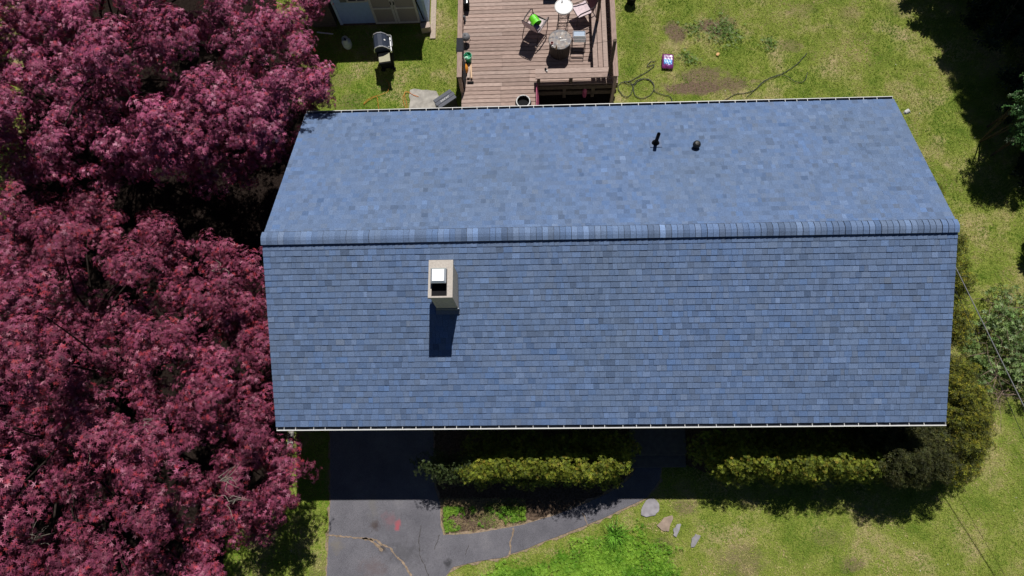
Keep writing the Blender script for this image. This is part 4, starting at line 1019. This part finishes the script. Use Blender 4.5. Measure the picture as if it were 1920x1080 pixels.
MB().lathe([(.06, 0), (.06, .03), (.045, .035), (.045, .16), (.062, .165), (.045, .2), (.015, .225), (.001, .23)], (0, 0, 0), 14).build('body', M['greyd'], ln_)
MB().tube([(-.04, 0, .2), (-.03, 0, .27), (.03, 0, .27), (.04, 0, .2)], .004, 5).build('handle', M['black'], ln_)
q = at(877, 104, DZ + .3); M['teal'] = mat('green_plastic', (.02, .30, .15), .4)
bk = thing('tub', 'green plastic tub by the left railing', 'tub', (q.x, q.y, DZ)); MB().lathe([(.09, 0), (.12, .28), (.13, .285), (.13, .30), (.118, .30), (.108, .20), (.001, .19)], (0, 0, 0), 24).build('shell', M['teal'], bk)
MB().tube([(-.11, .0, .29), (-.04, .05, .31), (.04, -.03, .31), (.11, .02, .29)], .018, 7).build('wrinkled_lid', M['teal'], bk)
q = at(873, 126, DZ + .2); M['orange'] = mat('orange_plastic', (.65, .24, .02), .5)
ob = MB().lathe([(.001, 0), (.07, .01), (.10, .10), (.08, .2), (.045, .27), (.001, .28)], (q.x - .02, q.y, DZ), 12, sy=1.7); tag(ob.build('orange_bag', M['orange'], smooth=True), 'orange bag by the left railing next to the planks', 'bag')
q = at(880, 133, DZ + .1); M['rawwood'] = mat('raw_wood', (.58, .40, .26), .7, var=.15, stretch=(8, 1, 8)); M['greywood'] = mat('weathered_wood', (.42, .33, .28), .8, var=.2, stretch=(8, 1, 8))
tag(MB().box((q.x + .055, q.y + .02, DZ + .05), (.05, .52, .09), rz=R(3)).build('plank', M['rawwood'], bevel=.004), 'fresh yellow timber offcut lying by the left railing', 'plank')
tag(MB().box((q.x - .02, q.y + .03, DZ + .04), (.085, .5, .07), rz=R(-3)).build('plank', M['greywood'], bevel=.004), 'weathered grey timber offcut beside the fresh yellow one', 'plank')
q = at(882, 150, DZ + .05); tag(MB().box((q.x, q.y - .07, DZ + .03), (.2, .05, .05)).build('short_block', M['black'], bevel=.005), 'short black block at the end of the timber offcuts', 'block')
q = at(981, 190, DZ + .34); pt_ = thing('planter_pot', 'black pot with a white rim on the deck against the house', 'pot', (q.x, q.y, DZ))
MB().lathe([(.14, 0), (.235, .14), (.25, .24), (.215, .33), (.20, .335), (.19, .30), (.18, .24), (.001, .235)], (0, 0, 0), 30).build('bowl', M['black'], pt_)
MB().lathe([(.186, .338), (.19, .352), (.222, .352), (.226, .336)], (0, 0, 0), 30).build('rim', M['white'], pt_) if False else None
rim_ = MB(); rim_.tube([(math.cos(a) * .203, math.sin(a) * .203, .345) for a in np.linspace(0, 2 * math.pi, 33)], .018, 8, caps=False); rim_.build('rim', M['white'], pt_)
q = at(1024, 131, BZ + .02); sp2 = thing('spray_can', 'small black and white can lying on the deck bench', 'can', (q.x, q.y, BZ + .03))
r_ = Matrix.Rotation(R(90), 3, 'X') @ Matrix.Identity(3); r_ = Matrix.Rotation(R(28), 3, 'Z') @ r_
MB().lathe([(.026, -.06), (.028, -.055), (.028, .03)], (0, 0, 0), 14, rot=r_).build('body', M['black'], sp2); MB().lathe([(.027, .03), (.026, .05), (.014, .075), (.001, .078)], (0, 0, 0), 14, rot=r_).build('nozzle', M['white'], sp2)
q = at(874, 5, DZ + .3); bx_ = thing('black_speaker', 'black box speaker by the left railing at the top of the deck', 'speaker', (q.x, q.y, DZ))
MB().box((0, .05, .17), (.16, .26, .34)).build('cabinet', M['black'], bx_, bevel=.01); MB().box((.03, -.0, .345), (.02, .1, .012)).build('top_strip', M['galv'], bx_)
# pink board leaning at the deck's inner edge
q0, q1 = at(1006, 158, DZ + .25), at(1006, 203, DZ + .15); M['pink'] = mat('pink_plastic', (.42, .09, .17), .4)
pk = MB(); pk.prism([(-.5, -.06), (-.3, -.15), (.2, -.16), (.5, -.08), (.56, 0), (.5, .08), (.2, .16), (-.3, .15), (-.5, .06)], -.012, .012)
o = pk.build('pink_sled', M['pink'], bevel=.008); o.matrix_world = Matrix.Translation((dmid + .045, (q0.y + q1.y) / 2, DZ + .03)) @ Matrix.Rotation(R(90), 4, 'Z') @ Matrix.Rotation(R(78), 4, 'X'); tag(o, 'pink plastic sled standing on edge against the deck', 'sled')
q = at(1097, 160, .5); o = MB().lathe([(.05, 0), (.07, .05), (.07, .28), (.035, .33), (.03, .36), (.001, .362)], (q.x, q.y - .1, .0), 14).build('pink_bottle', M['pink']); o.scale.z = 1.3; tag(o, 'dull pink container under the front edge of the deck', 'container')
# unseen box added beyond the frame to cast a shadow on the deck
shbox = thing('shadow_box', 'unseen black box added to cast a shadow on the far end of the deck', 'cabinet', (at(1040, -30, DZ).x, at(1040, -30, DZ).y, DZ))
MB().box((0, .3, .7), (.42, .5, 1.4)).build('body', M['black'], shbox, bevel=.01); MB().box((0, .04, .75), (.38, .02, 1.2)).build('door', M['blackmetal'], shbox)

# ------------------------------------------------------------------ shed
sx0, sx1, sy0 = -8.07, -5.08, 9.26
shed = thing('shed', 'pale blue garden shed with beige double doors at the top left', 'shed', ((sx0 + sx1) / 2, sy0, 0))
M['blue'] = mat('shed_blue', (.33, .46, .76), .6, var=.06, scale=8)
hw = (sx1 - sx0) / 2
sw = MB(); dp = 2.4; eh = 2.3
sw.add([(-hw, 0, .06), (hw, 0, .06), (hw, dp, .06), (-hw, dp, .06), (-hw, 0, eh), (hw, 0, eh), (hw, dp, eh), (-hw, dp, eh), (-hw, dp / 2, eh + .6), (hw, dp / 2, eh + .6)], [(0, 1, 5, 4), (1, 2, 6, 9, 5), (2, 3, 7, 6), (3, 0, 4, 8, 7)])
sw.build('wall', M['blue'], shed)
M['strim'] = mat('shed_trim', (.45, .56, .78), .6)
for x in (-hw + .04, hw - .04): MB().box((x, -.015, 1.16), (.09, .03, 2.2)).build('corner_trim', M['strim'], shed)
srf = MB()
for s0, s1 in ((-.14, dp / 2), (dp + .14, dp / 2)):
    z0, z1 = eh - .07, eh + .62
    srf.add([(-hw - .1, s0, z0), (hw + .1, s0, z0), (hw + .1, s1, z1), (-hw - .1, s1, z1), (-hw - .1, s0, z0 - .06), (hw + .1, s0, z0 - .06), (hw + .1, s1, z1 - .06), (-hw - .1, s1, z1 - .06)], [(0, 1, 2, 3), (4, 7, 6, 5), (0, 4, 5, 1), (0, 3, 7, 4), (1, 5, 6, 2)])
srf.build('roof', mat('shed_roofing', (.09, .09, .10), .9, var=.3, scale=18), shed)
M['beige'] = mat('door_beige', (.33, .29, .28), .7, var=.06); M['dtrim'] = mat('door_trim', (.58, .55, .55), .6)
dx0, dx1 = at(706, 45, 0).x - shed.location.x, at(790, 42, 0).x - shed.location.x; dm = (dx0 + dx1) / 2
for a, b in ((dx0, dm), (dm, dx1)):
    dd = MB().box(((a + b) / 2, -.02, 1.03), (b - a - .01, .03, 1.9)).build('door', M['beige'], shed)
    t_ = MB()
    for x in (a + .045, b - .045): t_.box((x, -.045, 1.03), (.075, .02, 1.9))
    for z in (.12, .85, 1.94): t_.box(((a + b) / 2, -.0455, z), (b - a - .165, .019, .075))
    t_.build('frame', M['dtrim'], dd)
    MB().box(((a + b) / 2 + (1 if a == dx0 else -1) * ((b - a) / 2 - .05), -.07, 1.12), (.03, .03, .14)).build('handle', M['black'], dd)
wxm = at(668, 5, 1.2).x - shed.location.x + .02; aw = MB()
for dx_, dz_, a, b in ((0, .32, .66, .06), (0, -.32, .66, .06), (-.3, 0, .06, .58), (.3, 0, .06, .58), (0, 0, .03, .58), (0, 0.001, .54, .03)): aw.box((wxm + dx_, -.02 - (.004 if dx_ == 0 and dz_ == .001 else 0), 1.52 + dz_), (a, .035, b))
wn = aw.build('window', M['dtrim'], shed); MB().box((wxm, -.008, 1.52), (.58, .012, .6)).build('pane', M['glass'], wn)
for s_ in (-1, 1): MB().box((wxm + s_ * .45, -.015, 1.52), (.2, .03, .68)).build('shutter', M['greyd'], shed)
MB().box((hw - .22, -.05, .9), (.03, .03, 1.3), rot=Matrix.Rotation(R(-6), 3, 'Y')).build('door_brace', M['black'], shed)
MB().box((0, .6, .03), (2 * hw + .03, 1.25, .08)).build('sill', M['deckframe'], shed)
fs_ = MB().box((sx1 + .14, sy0 + .3, .02), (.18, 1.9, .06)); tag(fs_.build('edging_board', mat('pale_board', (.38, .31, .25), .85, var=.2), bevel=.006), 'pale edging board on the grass along the right side of the shed', 'board')
ls = thing('lean_to', 'dark plank walled lean-to standing left of the blue shed', 'shed', (-8.60, 9.2, 0))
M['darkplank'] = mat('dark_plank', (.10, .08, .068), .85, var=.35, scale=6, stretch=(1, 4, 4))
lw = MB()
for k in range(13): lw.box((0, .02, .08 + k * .155), (.80, .03, .148)); lw.box((-.39, .75, .08 + k * .155), (.03, 1.4, .148)); lw.box((.36, .75, .08 + k * .155), (.03, 1.4, .148))
lw.build('wall', M['darkplank'], ls)
MB().bar((0, -.1, 2.06), (0, 1.6, 2.3), .94, .04).build('roof', mat('felt', (.06, .06, .065), .9), ls)
q = at(606, 62, 0); tag(MB().tube([(q.x - .2, q.y + .02, .03), (q.x + .35, q.y - .07, .03)], .022, 7).build('pole', M['galv']), 'pale pole lying in the shade before the lean-to', 'pole')
q = at(798, 50, .2); tag(MB().box((q.x, q.y, .14), (.32, .22, .3), rz=.15).build('crate', M['greywood'], bevel=.01), 'weathered wooden crate at the right front corner of the shed', 'crate')
# propane tank
q = at(649, 78, .3); pt2 = thing('propane_tank', 'pale grey propane tank standing in the shed shade', 'gas tank', (q.x, q.y, 0))
M['tank'] = mat('tank_paint', (.50, .54, .56), .45, var=.15, scale=9)
MB().lathe([(.11, 0), (.11, .04), (.13, .05), (.152, .11), (.152, .30), (.12, .36), (.06, .385), (.001, .39)], (0, 0, 0), 24).build('body', M['tank'], pt2, smooth=True)
co_ = MB()
for k in range(9):
    a = .5 + k * .58; a2 = a + .58
    co_.bar((math.cos(a) * .1, math.sin(a) * .1, .42), (math.cos(a2) * .1, math.sin(a2) * .1, .42), .008, .11)
co_.build('collar', M['tank'], pt2); MB().lathe([(.02, .38), (.025, .43), (.03, .44), (.03, .46), (.001, .462)], (0, 0, 0), 10).build('valve', M['black'], pt2)
# barbecue
gb = at(716, 84, .95); bq = thing('gas_grill', 'black gas barbecue with chrome trimmed hood in front of the shed', 'barbecue', (gb.x, gb.y - .02, 0), R(8))
M['chrome'] = mat('bright_chrome', (.8, .8, .82), .25, metal=.6); M['hood'] = mat('hood_enamel', (.03, .038, .06), .6, spec=.15)
MB().box((0, .03, .45), (.42, .60, .74)).build('cabinet', M['black'], bq, bevel=.01)
hp = [(-.25, .86), (-.25, .98), (-.20, 1.09), (-.08, 1.15), (.05, 1.14), (.15, 1.05), (.235, .93), (.25, .86)]
def hoodm(y0, y1, s_):
    mb = MB(); n = len(hp); vv = [((x) * s_, y, .86 + (z - .86) * s_) for y in (y0, y1) for x, z in hp]
    return mb.add(vv, [tuple(range(n - 1, -1, -1)), tuple(range(n, 2 * n))] + [(i, (i + 1) % n, n + (i + 1) % n, n + i) for i in range(n)])
hd = hoodm(-.17, .33, 1.0).build('hood', M['hood'], bq)
for y0 in (-.17, .33): MB().tube([(x * 1.02, y0, z + .008) for x, z in hp], .017, 6).build('hood_trim', M['chrome'], hd)
MB().tube([(.2, -.13, 1.02), (.31, -.13, 1.0), (.33, -.1, 1.0), (.33, .26, 1.0), (.31, .29, 1.0), (.2, .29, 1.02)], .014, 8).build('handle', M['chrome'], bq)
MB().lathe([(.03, 0), (.03, .015), (.001, .017)], (.12, .08, 1.085), 14, rot=Matrix.Rotation(R(40), 3, 'Y')).build('thermometer', M['white'], bq)
MB().box((.255, .08, .80), (.06, .52, .09)).build('control_panel', M['chrome'], bq, bevel=.006)
for y in (-.1, .08, .26): MB().lathe([(.02, 0), (.018, .03), (.001, .031)], (.287, y, .80), 10, rot=Matrix.Rotation(R(90), 3, 'Y')).build('knob', M['black'], bq)
MB().box((0.02, -.385, .855), (.36, .33, .03)).build('side_shelf', mat('shelf_tan', (.34, .32, .22), .6), bq, bevel=.008)
MB().box((0.02, -.57, .80), (.38, .04, .10)).build('shelf_bracket', M['black'], bq, bevel=.008)
for x, y in ((-.17, -.25), (.17, -.25)): MB().lathe([(.07, -.02), (.075, -.01), (.075, .01), (.07, .02)], (x, y - .05, .075), 18, rot=Matrix.Rotation(R(90), 3, 'X')).build('wheel', M['black'], bq)
for x, y in ((-.17, .3), (.17, .3)): MB().box((x, y, .05), (.05, .05, .12)).build('foot', M['black'], bq)
# storage box
sbx = at(834, 185, .55); sb2 = thing('storage_box', 'grey plastic storage box with white lettering beside the deck', 'storage box', (sbx.x, sbx.y, 0), R(36))
M['resin'] = mat('grey_resin', (.115, .122, .145), .8, spec=.08, var=.08)
MB().box((0, 0, .25), (.62, .34, .5)).build('body', mat('dark_resin', (.06, .062, .07), .6), sb2, bevel=.01)
ld = MB()
for k in range(3): ld.box((0, (-1 + k) * .128, .525), (.70 - (.05 if k != 1 else 0), .122, .05))
ld.box((0, 0, .51), (.66, .36, .03)); lid = ld.build('lid', M['resin'], sb2, bevel=.012)
def text(name, s_, size, m_, parent, loc, rot=(0, 0, 0)):
    cu = bpy.data.curves.new(name, 'FONT'); cu.body = s_; cu.size = size; cu.extrude = .001; cu.align_x = 'CENTER'; cu.align_y = 'CENTER'
    tmp = bpy.data.objects.new(name, cu); COL.objects.link(tmp); dg = bpy.context.evaluated_depsgraph_get()
    me = bpy.data.meshes.new_from_object(tmp.evaluated_get(dg)); bpy.data.objects.remove(tmp)
    me.materials.clear(); me.materials.append(m_); o = link(name, me, parent); o.location = loc; o.rotation_euler = rot; return o
text('lettering', 'SUNCAST', .075, M['white'], lid, (0, -.005, .552))

# ------------------------------------------------------------------ hoses, cords, wires, bag
def cord(name, label, cat, px, r, m_, z=.02, lift=.012):
    pts = [at(u, v, z) for u, v in px]; out = []
    n = len(pts)
    for i in range(n - 1):                                # Catmull-Rom
        p0, p1, p2, p3 = pts[max(i - 1, 0)], pts[i], pts[i + 1], pts[min(i + 2, n - 1)]
        for k in range(6):
            t = k / 6; out.append(.5 * ((2 * p1) + (p2 - p0) * t + (2 * p0 - 5 * p1 + 4 * p2 - p3) * t * t + (3 * p1 - p0 - 3 * p2 + p3) * t ** 3) + Vector((random.gauss(0, .006), random.gauss(0, .006), lift + random.uniform(0, .01))))
    out.append(pts[-1]); return tag(MB().tube(out, r, 6).build(name, m_, smooth=True), label, cat)
M['cord'] = mat('orange_cord', (.62, .20, .03), .6); M['hose'] = mat('black_hose', (.025, .028, .026), .55)
cord('extension_cord', 'long orange extension cord winding over the grass from the grill', 'cord', [(724, 150), (730, 160), (727, 172), (715, 178), (700, 182), (688, 188), (682, 196), (692, 188), (706, 182), (708, 190), (711, 208), (711, 225)], .006, M['cord'], .03)
cord('extension_cord', 'loop of orange cord crossing the edge of the concrete pad', 'cord', [(763, 225), (761, 205), (757, 192), (756, 180), (764, 172), (774, 178), (785, 182), (770, 176), (760, 172), (759, 182), (763, 195), (765, 225)], .006, M['cord'], .03)
cord('garden_hose', 'dark coiled hose looped on the grass beside the deck corner', 'hose', [(1229, 116), (1220, 116), (1213, 125), (1227, 122), (1215, 134), (1200, 142), (1186, 150), (1178, 153), (1164, 156), (1159, 164), (1163, 174), (1172, 182), (1180, 180), (1185, 172), (1186, 160), (1180, 154), (1170, 154), (1185, 160), (1196, 150), (1212, 149), (1224, 156), (1226, 166), (1220, 178), (1208, 184), (1196, 183), (1188, 174), (1190, 160), (1202, 150), (1218, 150), (1226, 162), (1228, 172), (1240, 177), (1252, 180), (1259, 185), (1260, 198)], .011, M['hose'], .018)
cord('black_cable', 'long dark hose stretched across the back lawn', 'hose', [(1345, 196), (1362, 186), (1380, 177), (1400, 174), (1416, 168), (1430, 154), (1446, 145), (1460, 141), (1475, 134), (1492, 122), (1504, 110), (1513, 100)], .011, M['hose'], .018)
cord('black_cable', 'short dark hose end curling off the long stretched one', 'hose', [(1400, 182), (1414, 170), (1436, 152), (1462, 142), (1476, 144), (1488, 152), (1500, 155), (1509, 150), (1514, 135)], .009, M['hose'], .03)
# soil bag
q = at(1252, 115, .08); m, N, L, P = nmat('soil_bag_print'); tc = N.new('ShaderNodeTexCoord')
sepx = N.new('ShaderNodeSeparateXYZ'); L.new(tc.outputs['Object'], sepx.inputs[0])
wv = mth('ADD', mth('MULTIPLY', sepx.outputs[1], 1.0), mth('MULTIPLY', mth('SUBTRACT', noise(8).outputs[0], .5), .16))
c = ramp(mth('ADD', mth('MULTIPLY', wv, 1.9), .5), [(0, (.22, .03, .16)), (.2, (.16, .04, .2)), (.27, (.10, .28, .62)), (.5, (.16, .40, .75)), (.56, (.55, .45, .65)), (.70, (.25, .08, .3)), (.8, (.6, .5, .62)), (.9, (.18, .03, .14))])
edge = mth('GREATER_THAN', mth('ABSOLUTE', sepx.outputs[0]), .135)
c = mixc(edge, c, (.17, .03, .14)); L.new(c, P.inputs['Base Color']); P.inputs['Roughness'].default_value = .22
bp = N.new('ShaderNodeBump'); bp.inputs['Strength'].default_value = .6; bp.inputs['Distance'].default_value = .03; L.new(noise(14, 3).outputs[0], bp.inputs['Height']); L.new(bp.outputs[0], P.inputs['Normal'])
sbg = MB(); nx, ny = 12, 16; vv = []
for s_ in (1, -1):
    for j in range(ny + 1):
        for i in range(nx + 1):
            u_, v_ = i / nx * 2 - 1, j / ny * 2 - 1; h = max(0, (1 - u_ ** 4)) * max(0, (1 - v_ ** 4)); h = h ** .6
            vv.append((u_ * .19 * (1 - .06 * v_ * v_), v_ * .27 * (1 - .05 * u_ * u_), s_ * .075 * h + (.015 * math.sin(u_ * 7 + v_ * 5) * h if s_ > 0 else 0)))
ff = []; b_ = (nx + 1) * (ny + 1)
for j in range(ny):
    for i in range(nx):
        k0 = j * (nx + 1) + i; ff += [(k0, k0 + 1, k0 + nx + 2, k0 + nx + 1), (b_ + k0, b_ + k0 + nx + 1, b_ + k0 + nx + 2, b_ + k0 + 1)]
o = sbg.add(vv, ff).build('soil_bag', m, smooth=True); o.location = (q.x, q.y, .085); o.rotation_euler = (0, 0, R(-5)); tag(o, 'purple and blue plastic bag of soil lying on the lawn', 'bag')
q = at(1345, 103); tag(MB().prism([(q.x - .06, q.y - .03), (q.x + .01, q.y - .06), (q.x + .07, q.y + .0), (q.x + .05, q.y + .06), (q.x - .03, q.y + .05)], .0, .05).build('brick_fragment', mat('tan_chip', (.62, .36, .16), .8), bevel=.01), 'pale orange chip of brick lying on the lawn', 'brick chip')
q = at(1186, -8, .4); pp = thing('black_pot', 'black plant pot on the grass right of the deck', 'pot', (q.x, q.y + .05, 0))
MB().lathe([(.13, 0), (.18, .34), (.19, .345), (.19, .37), (.17, .37), (.155, .28), (.001, .275)], (0, 0, 0), 24).build('shell', M['black'], pp)
MB().lathe([(.165, .27), (.165, .3), (.05, .312), (.001, .313)], (0, 0, 0), 20).build('soil', M['mulch'], pp)
# wires
M['wire'] = mat('grey_cable', (.30, .30, .31), .4, metal=.3)
wA = at(1795, 508, 3.95); wB = at(1918, 758, 3.3); dw = wB - wA
a0 = wA - dw * ((wA.x - 7.66) / dw.x); w5 = wB + dw * 4 + Vector((0, 0, 3.2)); w4 = wB + dw * 1.2 + Vector((0, 0, .35))
tag(MB().tube([a0, wA, wA.lerp(wB, .5), wB, w4, w5], .012, 7).build('service_cable', M['wire'], smooth=True), 'thick grey service cable running from the right gable over the brush pile', 'cable')
v1 = at(1846, 640, 3.0); v2 = at(1885, 742, 2.7); v3 = at(1919, 820, 2.5); dv_ = v3 - v2
tag(MB().tube([a0 - Vector((0, .1, .3)), (a0 - Vector((0, .1, .3))).lerp(v2, .5), v2, v3, v3 + dv_ * 2.5 + Vector((0, 0, .2)), v3 + dv_ * 9 + Vector((0, 0, 2.6))], .007, 6).build('telephone_wire', M['hose'], smooth=True), 'thin dark wire hanging just below the thick grey cable', 'cable')
